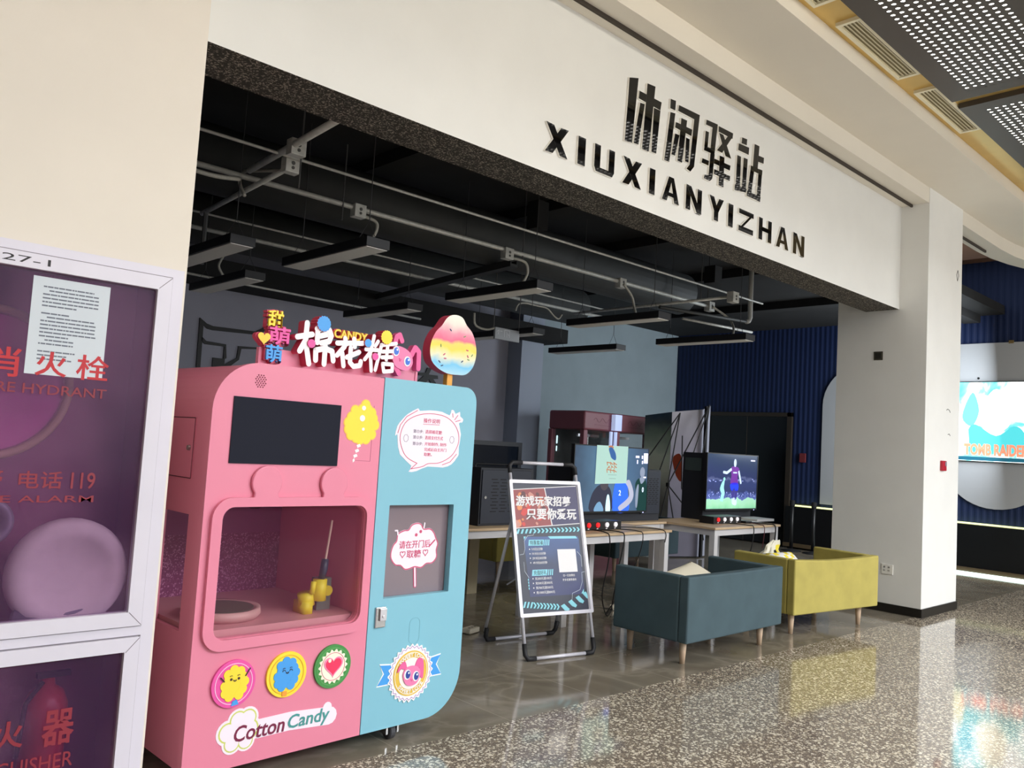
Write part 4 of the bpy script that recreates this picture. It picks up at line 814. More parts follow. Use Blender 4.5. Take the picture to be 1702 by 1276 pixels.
def control(label, O, ang, reds):
    c, s = math.cos(ang), math.sin(ang); F = Fr(O, (c, s, 0), (0, 0, 1), (s, -c, 0))
    t = thing('arcade_console', label, 'arcade console', O, 'arcade button consoles')
    b = B(F); b.box(0, .60, .0, .085, -.20, 0); b.out('case', M('console_black', (20, 18, 20), .45), t, bev=.004)
    for i, u in enumerate((.09, .225, .365, .50)):
        m = M('button_red', (226, 40, 44), .3, emit=.9) if i < reds else M('button_white', (240, 236, 240), .3, emit=.5)
        b = B(F); b.disc((u, .052), .024, 0, .012, 20); b.disc((u, .052), .018, .012, .018, 20); b.out('button', m, t)
    b = B(F)
    for u in (.09, .225, .365, .50): b.box(u-.012, u+.012, .012, .02, 0, .002)
    b.out('button_captions', PWHITE, t)
control('black console with two red and two white buttons under the basketball screen', (5.96, 5.26, .82), .02, 2)
control('black console with one red and three white buttons under the football screen', (8.37, 5.36, .82), .0, 1)
def tvset(label, x0, x1, y, z0, z1):
    t = thing('television', label, 'television', ((x0+x1)/2, y, z0), 'television sets on the tables')
    F = Fr((x0, y, z0), (1, 0, 0), (0, 0, 1), (0, -1, 0)); w_, h = x1-x0, z1-z0
    b = B(F); b.box(0, w_, 0, h, -.045, -.005); b.out('cabinet', BLACK, t, bev=.004)
    b = B(F); b.holes(rrect(0, w_, 0, h, 0), [rrect(.012, w_-.012, .02, h-.012, 0)], -.005, .004); b.out('bezel', BLACK, t)
    b = B(F); b.disc((w_-.07, -.0), .006, .0, .006, 10); b.out('standby_light', M('standby_violet', (190, 190, 255), .3, emit=2.5), t)
    return t, F, w_, h
def E(name, col, s=1.0): return M('screen_'+name, col, .3, emit=s, spec=.1)
def basketball():
    t, F, w_, h = tvset('wide television showing a basketball game, a pale flyer taped over its top edge', 6.38, 7.66, 5.80, .925, 1.655)
    b = B(F); b.box(.012, w_-.012, .02, h-.012, -.004, -.001); sc = b.out('screen', gradient('screen_arena_blue', [(0, (52, 66, 84)), (.35, (74, 104, 130)), (.7, (64, 90, 118)), (1, (56, 70, 92))], 0, 6.4, 7.7, emit=.85, rough=.15), t)
    P = lambda l: smoothp([(a*w_, c*h) for a, c in l], 4)
    b = B(F)
    b.poly(P([(.53, .03), (.53, .35), (.56, .47), (.60, .50), (.66, .5), (.71, .46), (.72, .30), (.74, .03)]), 0, .001, 0)
    b.poly(P([(.68, .46), (.73, .50), (.77, .42), (.80, .30), (.79, .20), (.74, .12), (.66, .05), (.62, .03), (.60, .09), (.69, .18), (.74, .26), (.72, .38)]), .001, .0018, 1)
    b.out('player_in_blue', [E('blue_jersey', (48, 96, 222), 1.0), E('forearm', (158, 160, 178), .9)], sc)
    b = B(F)
    b.poly(P([(.23, .03), (.24, .25), (.30, .38), (.36, .42), (.45, .40), (.50, .28), (.50, .03)]), 0, .001, 0); b.disc((.40*w_, .45*h), .07, .001, .0016, 20, 1, ry=.085); b.poly(P([(.43, .03), (.44, .25), (.47, .25), (.49, .03)]), .001, .002, 2); b.poly(P([(.28, .03), (.31, .14), (.36, .16), (.40, .03)]), .001, .002, 3)
    b.out('player_in_dark', [E('dark_shirt', (50, 52, 66), .8), E('dark_hair', (70, 66, 72), .8), E('pale_sleeve', (190, 226, 236), .9), E('steel_cloth', (104, 140, 170), .9)], sc)
    b = B(F)
    b.poly(P([(.86, .03), (.85, .25), (.82, .42), (.86, .52), (.94, .52), (.985, .42), (.985, .03)]), 0, .001, 0); b.disc((.915*w_, .62*h), .045, .001, .0016, 18, 1, ry=.06); b.poly(P([(.88, .51), (.905, .44), (.95, .50), (.93, .54), (.89, .54)]), .001, .002, 1); b.poly(P([(.835, .10), (.83, .3), (.85, .42), (.87, .4), (.86, .1)]), .001, .002, 1)
    b.out('player_in_green', [E('green_jersey', (24, 54, 52), .8), E('head_tone', (126, 136, 156), .8)], sc)
    JW = E('jersey_white', (214, 226, 250), 1)
    text('2', JW, F, .595*w_, .625*w_, .26*h, .34*h, .001, .0025, 'jersey_number', sc, .01); text('0', JW, F, .918*w_, .942*w_, .31*h, .39*h, .001, .0025, 'jersey_number', sc, .01)
    b = B(F)
    for q in ((.81, .86, .84, .875), (.83, .845, .75, .81), (.895, .915, .83, .88), (.90, .915, .75, .80), (.925, .985, .76, .92), (.93, .97, .53, .555)): b.box(q[0]*w_, q[1]*w_, q[2]*h, q[3]*h, .0, .0015)
    b.out('score_marks', E('score_white', (216, 216, 246), 1), sc)
    fl = thing('paper_flyer', 'pale green promotional flyer with a blue bird print hanging over the basketball screen', 'flyer', (6.98, 5.79, 1.24))
    b = B(F); b.poly([(.345, 1.238-.925), (.352, .73), (.885, .735), (.882, .325)], .006, .0075); b.out('sheet', M('flyer_mint', (206, 250, 240), .6), fl)
    b = B(F); b.poly(smoothp([(.55, .70), (.60, .715), (.66, .66), (.68, .60), (.66, .575), (.60, .60), (.575, .64)], 4), .0075, .009, 0); b.poly(smoothp([(.54, .725), (.60, .735), (.63, .71), (.58, .70)], 3), .0075, .0085, 1)
    rr = random.Random(8)
    for i in range(9): u, v = .54+(i % 3)*.06, .44+(i//3)*.04; b.stroke([(u, v), (u+rr.uniform(-.02, .03), v+.03), (u+.035, v+rr.uniform(0, .03))], .010, .0075, .0085, 1)
    b.stroke([(.56, .415), (.70, .415)], .004, .0075, .0085, 2); b.stroke([(.58, .375), (.69, .375)], .004, .0075, .0085, 2)
    b.out('flyer_print', [M('flyer_blue', (50, 110, 190), .6), M('flyer_orange', (220, 140, 90), .6), M('flyer_grey', (140, 190, 180), .6)], fl)
basketball()
def football():
    t, F, w_, h = tvset('smaller television showing a football player on a green pitch', 8.70, 9.90, 5.70, .94, 1.655)
    b = B(F); b.box(.012, w_-.012, .02, h-.012, -.004, -.001); sc = b.out('screen', gradient('screen_stadium', [(0, (112, 178, 140)), (.12, (150, 205, 168)), (.20, (150, 200, 176)), (.215, (84, 96, 160)), (.30, (70, 84, 140)), (.34, (48, 56, 96)), (.5, (52, 62, 104)), (.54, (84, 92, 130)), (.58, (46, 54, 92)), (1, (44, 60, 84))], 2, .94, 1.655, emit=.95, rough=.15), t)
    P = lambda l: smoothp([(a*w_, c*h) for a, c in l], 4)
    b = B(F)
    b.poly(P([(.46, .47), (.47, .62), (.45, .74), (.51, .78), (.60, .76), (.62, .70), (.59, .60), (.60, .47)]), .0, .001, 0); b.poly(P([(.47, .36), (.46, .47), (.60, .48), (.61, .36), (.55, .35), (.53, .40), (.51, .35)]), 0, .001, 1)
    b.poly(P([(.49, .22), (.48, .35), (.54, .35), (.525, .22)]), 0, .001, 2); b.poly(P([(.545, .2), (.55, .35), (.60, .35), (.58, .2)]), 0, .001, 2); b.poly(P([(.50, .12), (.50, .22), (.58, .2), (.585, .1), (.54, .09)]), 0, .001, 3)
    b.disc((.535*w_, .84*h), .030, .0, .0015, 18, 3, ry=.052); b.stroke([(.47*w_, .73*h), (.38*w_, .66*h), (.32*w_, .67*h)], .035, 0, .001, 3); b.stroke([(.61*w_, .70*h), (.64*w_, .58*h), (.66*w_, .49*h)], .035, 0, .001, 3)
    b.box(.50*w_, .575*w_, .655*h, .68*h, .001, .002, 3)
    b.out('football_player', [E('maroon_shirt', (104, 48, 140), .95), E('royal_shorts', (40, 62, 220), 1), E('dark_socks', (64, 58, 130), .8), E('player_pale', (190, 206, 226), .95)], sc)
    b = B(F); b.poly(P([(.26, .38), (.30, .50), (.34, .52), (.33, .40), (.35, .30), (.32, .22), (.29, .30)]), 0, .001); b.disc((.335*w_, .55*h), .022, 0, .001, 14); b.stroke([(.30*w_, .28*h), (.28*w_, .18*h)], .03, 0, .001); b.stroke([(.33*w_, .28*h), (.31*w_, .17*h)], .03, 0, .0012)
    b.out('distant_player', E('mint_kit', (150, 214, 208), .95), sc)
    rr = random.Random(2); b = B(F)
    for i in range(70): u, v = rr.uniform(.03, .96), rr.uniform(.225, .31); b.box(u*w_, u*w_+.014, v*h, v*h+.016, -.0005, .0005, i % 2)
    for i in range(14): u = rr.uniform(.03, .95); v = .51+u*.02+rr.uniform(-.02, .02); b.box(u*w_, u*w_+.03, v*h, v*h+.01, -.0005, .0005, 0)
    b.out('crowd', [E('crowd_light', (150, 160, 214), .9), E('crowd_dark', (44, 52, 110), .8)], sc)
    B(F).box(.85*w_, .94*w_, .885*h, .91*h, 0, .001).out('score_marks', E('score_white', (216, 216, 246), 1), sc)
football()
def cabinet(label, x0, x1, y0, y1, z0, z1, slots=None, win=False, lock=None):
    t = thing('equipment_cabinet', label, 'cabinet', ((x0+x1)/2, (y0+y1)/2, z0), 'black equipment cabinets')
    m = M('powder_black', (30, 33, 42), .5)
    b = B(); b.box(x0, x1, y0, y1, z0, z1); b.out('body', m, t, bev=.005)
    F = Fr((x0, y0, z0), (1, 0, 0), (0, 0, 1), (0, -1, 0))
    if slots:
        b = B(F); b.box(*slots[:4], .001, .012); d = b.out('door', M('powder_black_door', (36, 41, 54), .45), t, bev=.003)
        b = B(F); u0, u1, v0, v1 = slots[:4]; n = slots[4]
        for i in range(n):
            v = v0+(v1-v0)*(.22+.6*i/(n-1))
            for j in range(4): k = (u1-u0)*.17; a = u0+(u1-u0)*(.18+.18*j)+(.02 if i % 2 else 0); b.box(a, a+k*.7, v, v+.008, .012, .0135)
        b.out('vent_slots', MATBLACK, d)
        if lock: b = B(F); b.disc(lock, .014, .012, .02, 14); b.out('lock', CHROME, d)
    return t, F
c0, f0 = cabinet('black steel cabinet with rows of vent slots and a round lock, behind the poster stand', 5.145, 5.85, 5.85, 6.25, .82, 1.372, (.015, .66, .02, .53, 11), lock=(.06, .27))
b = B(); b.tube([(5.2, 6.0, 1.372), (5.2, 6.0, 1.40), (5.62, 6.0, 1.40), (5.62, 6.0, 1.372)], .009); b.out('handle', BLACK, c0)
cabinet('black perforated cabinet behind the basketball television', 6.52, 7.98, 5.86, 6.30, .82, 1.41, (1.1, 1.45, .08, .57, 14))
c2, f2 = cabinet('tall black cabinet behind the football television with a glazed hatch', 8.74, 9.86, 5.76, 6.08, .82, 1.645)
b = B(); b.box(8.728, 8.74, 5.80, 6.04, 1.42, 1.58); b.out('hatch_window', M('hatch_glass', (56, 70, 68), .1), c2)
tv0 = thing('television', 'black switched-off television seen over the slotted cabinet', 'television', (5.7, 6.33, .82), 'television sets on the tables')
F = Fr((5.05, 6.31, .93), (1, 0, 0), (0, 0, 1), (0, -1, 0)); b = B(F); b.box(0, 1.05, 0, .70, -.05, 0); b.out('cabinet', BLACK, tv0, bev=.004)
b = B(F); b.holes(rrect(0, 1.05, 0, .70, 0), [rrect(.035, 1.0, .05, .655, 0)], 0, .012); b.out('bezel', M('bezel_dark', (32, 36, 44), .35), tv0)
b = B(F); b.box(.035, 1.0, .05, .655, .0, .004); b.out('screen', M('dead_screen', (20, 26, 36), .1), tv0)
b = B(); b.box(5.35, 5.85, 6.29, 6.39, .82, .835); b.box(5.55, 5.65, 6.325, 6.345, .835, .95); b.out('stand', BLACK, tv0)
# papers, boards and cables on the tables
tag(B(Fr((7.0, 5.17, .8205), (.9, .43, 0), (-.43, .9, 0), (0, 0, 1))).box(0, .09, 0, .22, 0, .003).out('paper_slip', PWHITE), 'white paper slip lying beside the first console cables', 'paper')
tag(B(Fr((9.13, 5.30, .8205), (1, -.02, 0), (.02, 1, 0), (0, 0, 1))).box(0, .22, 0, .32, 0, .008).out('paper_pad', PWHITE), 'white pad on the football table right of its console', 'paper')
b = B(); b.box(9.45, 9.87, 5.42, 5.72, .82, .85); tag(b.out('board', M('board_grey', (206, 204, 204), .6), bev=.003), 'pale board lying on the right end of the football table', 'board')
b = B(); b.box(8.98, 9.12, 5.30, 5.40, .82, .85); tag(b.out('adapter_box', CABLE, bev=.006), 'small black adapter beside the football console', 'adapter')
def cable(pts, r, label, m=CABLE):
    return tag(B().tube(smoothp(pts, 6, False), r, 6).out('cable', m, smooth=True), label, 'cable')
cable([(6.05, 5.22, .835), (6.06, 5.06, .83), (6.06, 5.00, .78), (6.08, 5.02, .55), (6.05, 5.05, .25), (6.25, 5.15, .02), (6.55, 5.32, .02)], .006, 'black cable hanging left of the first console down to the power strip')
cable([(6.18, 5.22, .83), (6.26, 5.06, .83), (6.28, 5.0, .78), (6.24, 5.02, .5), (6.28, 5.1, .2), (6.5, 5.3, .02)], .006, 'black cable looping down from under the red buttons')
cable([(6.50, 5.24, .828), (6.56, 5.06, .828), (6.58, 5.01, .79), (6.56, 5.03, .6), (6.45, 5.1, .3), (6.3, 5.2, .02), (6.58, 5.35, .02)], .005, 'thin cable falling over the table edge under the white buttons')
cable([(6.57, 5.4, .83), (6.85, 5.32, .828), (6.98, 5.10, .828), (7.0, 5.04, .79), (7.0, 5.05, .70)], .005, 'black cable lying along the first table to its right end')
cable([(8.62, 5.34, .83), (8.75, 5.14, .826), (8.77, 5.07, .79), (8.75, 5.1, .5), (8.68, 5.2, .2)], .006, 'black cable hanging from the football console')
cable([(9.08, 5.3, .83), (9.02, 5.14, .826), (9.03, 5.08, .79), (9.03, 5.1, .55)], .005, 'dark red cable hanging at the middle of the football table', M('cable_red', (90, 30, 40), .5))
cable([(9.12, 5.32, .83), (9.25, 5.15, .826), (9.29, 5.08, .79), (9.27, 5.1, .5), (9.18, 5.15, .35)], .009, 'thick black cable looped over the football table edge')
cable([(8.3, 6.1, .79), (8.25, 6.1, .55), (8.32, 6.12, .4), (8.22, 6.1, .2), (8.5, 6.2, .015)], .006, 'black cable coil dangling behind the football table legs')
def strip(label, O, a):
    F = Fr(O, (math.cos(a), math.sin(a), 0), (-math.sin(a), math.cos(a), 0), (0, 0, 1)); t = thing('power_strip', label, 'power strip', O, 'power strips on the floor')
    b = B(F); b.box(0, .15, 0, .09, 0, .04); b.out('body', M('strip_white', (226, 218, 200), .5), t, bev=.006)
    b = B(F)
    for u in (.035, .08, .12): b.box(u, u+.006, .03, .05, .04, .0408); b.box(u+.012, u+.018, .03, .05, .04, .0408)
    b.out('sockets', MATBLACK, t)
strip('white power strip on the tiles beside the blue door', (4.60, 5.24, .005), .3)
strip('white power strip on the tiles beside the teal loveseat', (6.56, 5.33, .005), -.5)

# ------------------------------------------------------------------ hanging linear lights, conduits, ducts
def rod(x, y, z0, z1, label, r=.006):
    return tag(B().tube([(x, y, z0), (x, y, z1)], r, 6).out('hanger_rod', M('hanger_grey', (92, 92, 92), .5, .3)), label, 'hanger rod')
l0 = None
LL = [((3.12, 4.93), 'linear light over the candy machine, nearest the opening on the left'), ((4.84, 4.93), 'second linear light from the left in the front row'), ((6.56, 4.93), 'third linear light from the left in the front row'),
      ((8.20, 4.93), 'linear light at the right end of the front row, before the blue wall'), ((3.16, 6.95), 'linear light in the back row over the black wall emblem'), ((4.95, 6.95), 'linear light in the back row above the rainbow candy floss sign'),
      ((6.80, 6.95), 'linear light in the back row beside the hanging grey sign'), ((8.36, 6.95), 'linear light at the right end of the back row, before the pale wall'), ((2.48, 5.75), 'linear light cut off by the left pier')]
for (x, y), lab in LL:
    if l0 is None:
        l0 = thing('linear_light', 'black hanging '+lab, 'ceiling light', (x, y, 2.95), 'black linear lights')
        o = B().box(0, .20, 0, 1.26, .004, .075).out('housing', M('light_housing', (24, 24, 28), .5), bev=.004); o.parent = l0
        o = B().box(.012, .188, .015, 1.245, -.001, .006).out('diffuser', M('dead_diffuser', (236, 234, 228), .5)); o.parent = l0
        for v in (.14, 1.12):
            b = B(); b.tube([(.02, v, .075), (.10, v, .22), (.18, v, .075)], .0025, 5); b.tube([(.10, v, .22), (.10, v, 1.205)], .004, 5); o = b.out('suspension_wire', M('wire_dark', (60, 60, 62), .5)); o.parent = l0
    else: dup(l0, (x-LL[0][0][0], y-LL[0][0][1], 0), 'black hanging '+lab)
def pipe(label, pts, r, m=STEEL, cat='conduit', nm='conduit', sm=True, grp=None):
    o = B().tube(pts, r, 10).out(nm, m, smooth=sm); tag(o, label, cat, grp); return o
DUCT = M('dark_duct', (52, 54, 54), .6, noise=.2, scale=3)
pipe('thin grey rod running the whole opening, nearest the header', [(1.5, 5.17, 3.5), (8.95, 5.17, 3.5)], .011, cat='rod', nm='steel_rod')
pipe('main grey conduit with four junction boxes, along the big front duct', [(1.6, 5.88, 3.5), (8.8, 5.84, 3.5)], .022)
pipe('thin grey rod over the back row of lights', [(2.4, 7.2, 3.5), (8.4, 7.2, 3.5)], .010, cat='rod', nm='steel_rod')
pipe('grey conduit along the second duct, behind the front lights', [(2.4, 7.75, 3.49), (8.9, 7.6, 3.49)], .021)
pipe('grey conduit farthest back, along the dark wall', [(2.6, 8.94, 3.27), (6.6, 8.94, 3.23)], .014)
pipe('grey conduit running towards the blue wall at the right', [(8.93, 6.32, 3.4), (10.35, 6.13, 3.4)], .018)
b = B(); b.tube([(1.4, 6.35, 3.72), (8.9, 6.35, 3.72)], .27, 28); tag(b.out('air_duct', DUCT, smooth=True), 'large dark round duct behind the main conduit', 'duct', 'dark ceiling ducts')
b = B(); b.tube([(1.4, 8.46, 3.76), (9.2, 8.46, 3.76)], .27, 28); tag(b.out('air_duct', DUCT, smooth=True), 'second dark round duct, deeper in the shop', 'duct', 'dark ceiling ducts')
pipe('short grey conduit coming from the header to a metal box at the upper left', [(2.48, 4.2, 3.52), (2.56, 5.7, 3.5)], .024)
pipe('lower grey conduit at the upper left, slanting back from its metal box', [(2.66, 5.30, 3.46), (2.75, 7.0, 3.44)], .021)
pipe('grey conduit crossing under the boxes at the right end', [(7.9, 4.98, 3.39), (7.93, 7.35, 3.39)], .017)
b = B(); b.poly([(5.86, 8.95), (5.96, 8.95), (5.55, 5.95), (5.45, 5.95)], 3.38, 3.41); b.poly([(5.86, 8.95), (5.875, 8.95), (5.465, 5.95), (5.45, 5.95)], 3.41, 3.45); b.poly([(5.945, 8.95), (5.96, 8.95), (5.55, 5.95), (5.535, 5.95)], 3.41, 3.45)
tag(b.out('cable_tray', DUCT), 'dark cable tray slanting back above the rainbow sign', 'cable tray')
b = B(); b.tube([(9.055, 5.4, 4.16), (9.055, 5.4, 3.56), (9.06, 5.4, 3.36), (9.03, 5.4, 3.315), (8.98, 5.4, 3.30)], .03, 12); tag(b.out('pipe_elbow', M('pvc_white', (190, 190, 186), .5), smooth=True), 'white plastic pipe elbow hanging before the blue wall', 'pipe')
pipe('dark pipe running left from the white elbow', [(8.96, 5.4, 3.30), (7.2, 5.4, 3.20)], .02, DUCT, 'pipe', 'dark_pipe')
def jbox(label, x, y, z, s=.05):
    t = thing('junction_box', label, 'junction box', (x, y, z-s), 'metal junction boxes')
    b = B(); b.box(x-s, x+s, y-s*.7, y+s*.7, z-s, z+s); b.out('box', STEEL, t, bev=.004)
    b = B(); b.disc((0, 0), .014, 0, .004, 12) if 0 else b.lathe((x, y-s*.7-.004, z+.012), [(.014, 0), (.014, .004)], 12, axis='v'); b.lathe((x, y-s*.7-.004, z-.022), [(.012, 0), (.012, .004)], 12, axis='v'); b.out('knockouts', M('knockout', (90, 90, 88), .5), t)
jbox('grey junction box on the main conduit, first from the left', 3.60, 5.85, 3.47, .055); jbox('grey junction box on the main conduit, second from the left', 5.31, 5.85, 3.46, .055)
jbox('grey junction box on the main conduit, third from the left', 7.05, 5.84, 3.48, .055); jbox('grey junction box at the right end of the main conduit', 8.82, 5.84, 3.50, .06)
jbox('weathered metal box on the conduit that comes from the header', 2.55, 4.98, 3.50, .055); jbox('grey metal box with two holes on the lower conduit at the upper left', 2.66, 5.26, 3.47, .055); jbox('metal box at the near end of the crossing conduit, right', 7.9, 4.93, 3.38, .06)
FLEX = M('flex_conduit', (182, 180, 170), .5, noise=.1, scale=60)
def flex(label, pts, r=.014): return tag(B().tube(smoothp(pts, 6, False), r, 8).out('flexible_conduit', FLEX, smooth=True), label, 'flexible conduit', 'flexible conduits')
flex('grey flexible conduit from the first junction box down to its light', [(3.62, 5.84, 3.44), (3.74, 5.80, 3.41), (3.76, 5.8, 3.34), (3.70, 5.8, 3.22)])
flex('grey flexible conduit near the second junction box', [(5.36, 5.84, 3.43), (5.51, 5.8, 3.41), (5.55, 5.8, 3.31), (5.48, 5.8, 3.18)])
flex('grey flexible conduit from the third junction box, hanging in a long bow', [(6.83, 5.62, 3.41), (6.95, 5.6, 3.30), (6.98, 5.58, 3.18), (6.9, 5.5, 3.08), (6.72, 5.45, 3.03)])
flex('grey flexible conduit from the right end junction box', [(8.55, 5.62, 3.44), (8.78, 5.54, 3.33), (8.72, 5.42, 3.2), (8.36, 5.2, 3.03)])
flex('grey flexible conduit looping at the upper left from box to conduit', [(2.66, 5.34, 3.45), (2.65, 5.78, 3.54), (2.65, 6.0, 3.576), (2.65, 6.06, 3.51), (2.65, 5.95, 3.38)])
flex('grey flexible conduit leaving to the left along the main conduit', [(1.9, 5.80, 3.44), (2.3, 5.80, 3.42), (2.55, 5.84, 3.46)], .017)
flex('pale curl of flexible conduit above the black wall emblem', [(3.64, 8.5, 3.5), (3.63, 8.6, 3.41), (3.61, 8.6, 3.34), (3.64, 8.6, 3.28), (3.70, 8.6, 3.21)])
flex('pale curl of flexible conduit beside the grey hanging sign', [(6.16, 7.3, 3.12), (6.19, 7.3, 2.98), (6.33, 7.26, 2.945), (6.42, 7.21, 2.975)])
flex('white cable lying loosely along the conduit over the hanging sign', [(6.82, 7.3, 3.25), (6.84, 7.28, 3.33), (6.95, 7.28, 3.365), (7.2, 7.3, 3.37), (7.37, 7.3, 3.365), (7.5, 7.3, 3.29), (7.59, 7.3, 3.265), (7.65, 7.3, 3.33)], .011)
for x, y, z0, z1, lab in ((2.60, 5.0, 3.24, 4.16, 'threaded rod hanging in front of the two metal boxes at the upper left'), (3.45, 5.85, 3.36, 4.0, 'threaded rod holding the main conduit left of its first box'), (5.52, 5.85, 3.38, 4.16, 'rod holding the main conduit near its second box'), (7.9, 5.35, 3.38, 4.16, 'rod holding the crossing conduit at the right'), (8.78, 5.84, 3.5, 4.16, 'rod above the right end junction box'),
        (6.39, 7.2, 2.98, 4.16, 'left rod of the hanging grey sign'), (6.80, 7.2, 2.98, 4.16, 'right rod of the hanging grey sign'), (2.745, 6.9, 2.98, 3.45, 'grey drop pipe at the far left under the slanting conduit')): rod(x, y, z0, z1, lab, .02 if 'drop' in lab else .006)
b = B(); b.box(8.7, 8.86, 5.70, 5.86, 3.78, 4.0); tag(b.out('ceiling_speaker', MATBLACK, bev=.004), 'small black box under the ceiling above the right end junction box', 'box')
b = B(); b.box(5.45, 5.6, 5.6, 5.75, 3.72, 4.0); tag(b.out('ceiling_speaker', MATBLACK, bev=.004), 'small black box under the ceiling above the second junction box', 'box')
ex = thing('hanging_sign', 'grey unlit sign plate hanging from two rods above the claw machine', 'sign', (6.6, 7.2, 2.85))
B().box(6.41, 6.81, 7.19, 7.22, 2.845, 2.985).out('plate', M('sign_plate_grey', (172, 176, 182), .5), ex, bev=.003)
b = B(Fr((6.41, 7.19, 2.845), (1, 0, 0), (0, 0, 1), (0, -1, 0)))
for q in ([(.03, .09), (.06, .11), (.05, .06)], [(.08, .10), (.11, .10)], [(.15, .04), (.15, .12)], [(.15, .12), (.23, .12)], [(.23, .12), (.23, .04)], [(.19, .04), (.185, .10)], [(.20, .08), (.225, .06)]): b.stroke(q, .008, 0, .001)
b.out('sign_marks', M('sign_mark_pale', (214, 216, 220), .5), ex)

# ------------------------------------------------------------------ back of the shop
FB_ = Fr((0, 9.72, 0), (1, 0, 0), (0, 0, 1), (0, -1, 0))
EMB = M('emblem_black', (14, 14, 16), .5)
em = thing('wall_emblem', 'large black outlined emblem on the dark grey back wall, behind the candy machine', 'emblem', (4.3, 9.72, 2.3))
for p in ([(3.90, 2.90), (3.99, 2.84), (4.07, 2.82), (4.62, 2.83), (4.75, 2.91), (4.74, 2.85), (4.62, 2.79), (4.07, 2.77), (4.00, 2.78), (3.95, 2.82), (3.96, 2.05), (3.91, 2.05)], [(3.94, 2.68), (4.00, 2.63), (4.25, 2.62), (4.27, 2.45), (4.23, 2.43), (4.23, 2.59), (3.99, 2.59), (3.94, 2.63)], [(4.41, 2.62), (4.64, 2.63), (4.75, 2.66), (4.75, 2.62), (4.45, 2.59), (4.43, 2.45), (4.29, 2.33), (4.25, 2.37), (4.40, 2.47)], [(4.10, 2.44), (4.25, 2.44), (4.25, 2.2), (4.10, 2.2)]):
    b = B(FB_); b.poly(p, 0, .02); b.out('emblem_stroke', EMB, em)
b = B(FB_); b.poly([(7.35, 2.67), (7.43, 2.67), (7.38, 2.57), (7.55, 2.57), (7.56, 2.52), (7.47, 2.51), (7.56, 2.42), (7.45, 2.42), (7.39, 2.50), (7.31, 2.42), (7.16, 2.42), (7.29, 2.54), (7.19, 2.54), (7.19, 2.58), (7.32, 2.59)], 0, .02); b.box(7.27, 7.36, 2.33, 2.40, 0, .02)
tag(b.out('wall_character', EMB), 'black character mark on the back wall between the rabbit and the rainbow sign', 'character')
def claw():
    t = thing('claw_machine', 'dark rose claw machine with glass sides in the back of the shop', 'claw machine', (10.1, 8.7, 0))
    m = M('dusty_rose_cabinet', (138, 74, 86), .45); x0, x1, y0, y1 = 9.32, 10.95, 8.3, 9.05
    b = B(); b.box(x0, x1, y0, y1, 0, .85); b.out('base', m, t, bev=.02); b = B(); b.box(x0, x1, y0, y1, 1.90, 2.19); b.out('header', m, t, bev=.03, seg=3)
    for x in (x0, x1-.09):
        for y in (y0, y1-.08): b = B(); b.box(x, x+.09, y, y+.08, .85, 1.90); b.out('post', m, t, bev=.01)
    b = B(); b.box(x0+.74, x0+.86, y0, y0+.06, .85, 1.9); b.out('centre_post', m, t)
    b = B(); b.box(x0+.09, x1-.09, y1-.05, y1-.04, .85, 1.9); b.out('back_panel', M('claw_back', (60, 62, 60), .5, noise=.3, scale=9), t)
    gl = M('claw_glass', (70, 80, 84), .03, alpha=.12)
    b = B(); b.box(x0+.09, x0+.74, y0+.02, y0+.025, .85, 1.9); b.box(x0+.86, x1-.09, y0+.02, y0+.025, .85, 1.9); b.box(x0+.02, x0+.025, y0+.08, y1-.08, .85, 1.9); b.out('glass', gl, t)
    for cx in (9.78, 10.55):
        b = B(); b.box(cx-.25, cx+.25, 8.6, 8.64, 1.80, 1.84); b.tube([(cx, 8.62, 1.80), (cx, 8.62, 1.6)], .012, 6)
        for a in range(3): an = a*2.1; b.tube([(cx, 8.62, 1.6), (cx+.09*math.cos(an), 8.62+.09*math.sin(an), 1.52), (cx+.04*math.cos(an), 8.62+.04*math.sin(an), 1.40)], .008, 6)
        b.out('claw', CHROME, t)
    F = Fr((x0, y0, 0), (1, 0, 0), (0, 0, 1), (0, -1, 0)); b = B(F); rr = random.Random(6)
    for c0_ in (.12, .96):
        pts = [(c0_+.1+i*.05, 2.06+.035*math.sin(i*1.9)) for i in range(10)]; b.stroke(smoothp(pts, 3, False), .008, 0, .002)
        b.stroke([(c0_+.12, 1.99), (c0_+.48, 1.98)], .006, 0, .002)
    b.out('header_ornament', M('ornament_rose', (120, 52, 68), .5), t)
    b = B(Fr((x0, y0, 0), (0, 1, 0), (0, 0, 1), (-1, 0, 0))); b.stroke([(.55, 1.78), (.55, 1.68)], .03, 0, .003); b.stroke([(.55, 1.62), (.55, 1.56)], .025, 0, .003); b.out('side_light', M('side_led', (200, 230, 236), .4, emit=1.2), t)
    b = B(F); b.box(.64, .80, 1.92, 2.17, .0, .08); b.box(.60, .65, 1.5, 1.90, 0, .03); b.box(.71, .76, 1.5, 1.90, 0, .03); b.out('light_column', M('crystal_lamp', (176, 190, 226), .2, emit=.75, noise=0), t)
claw()
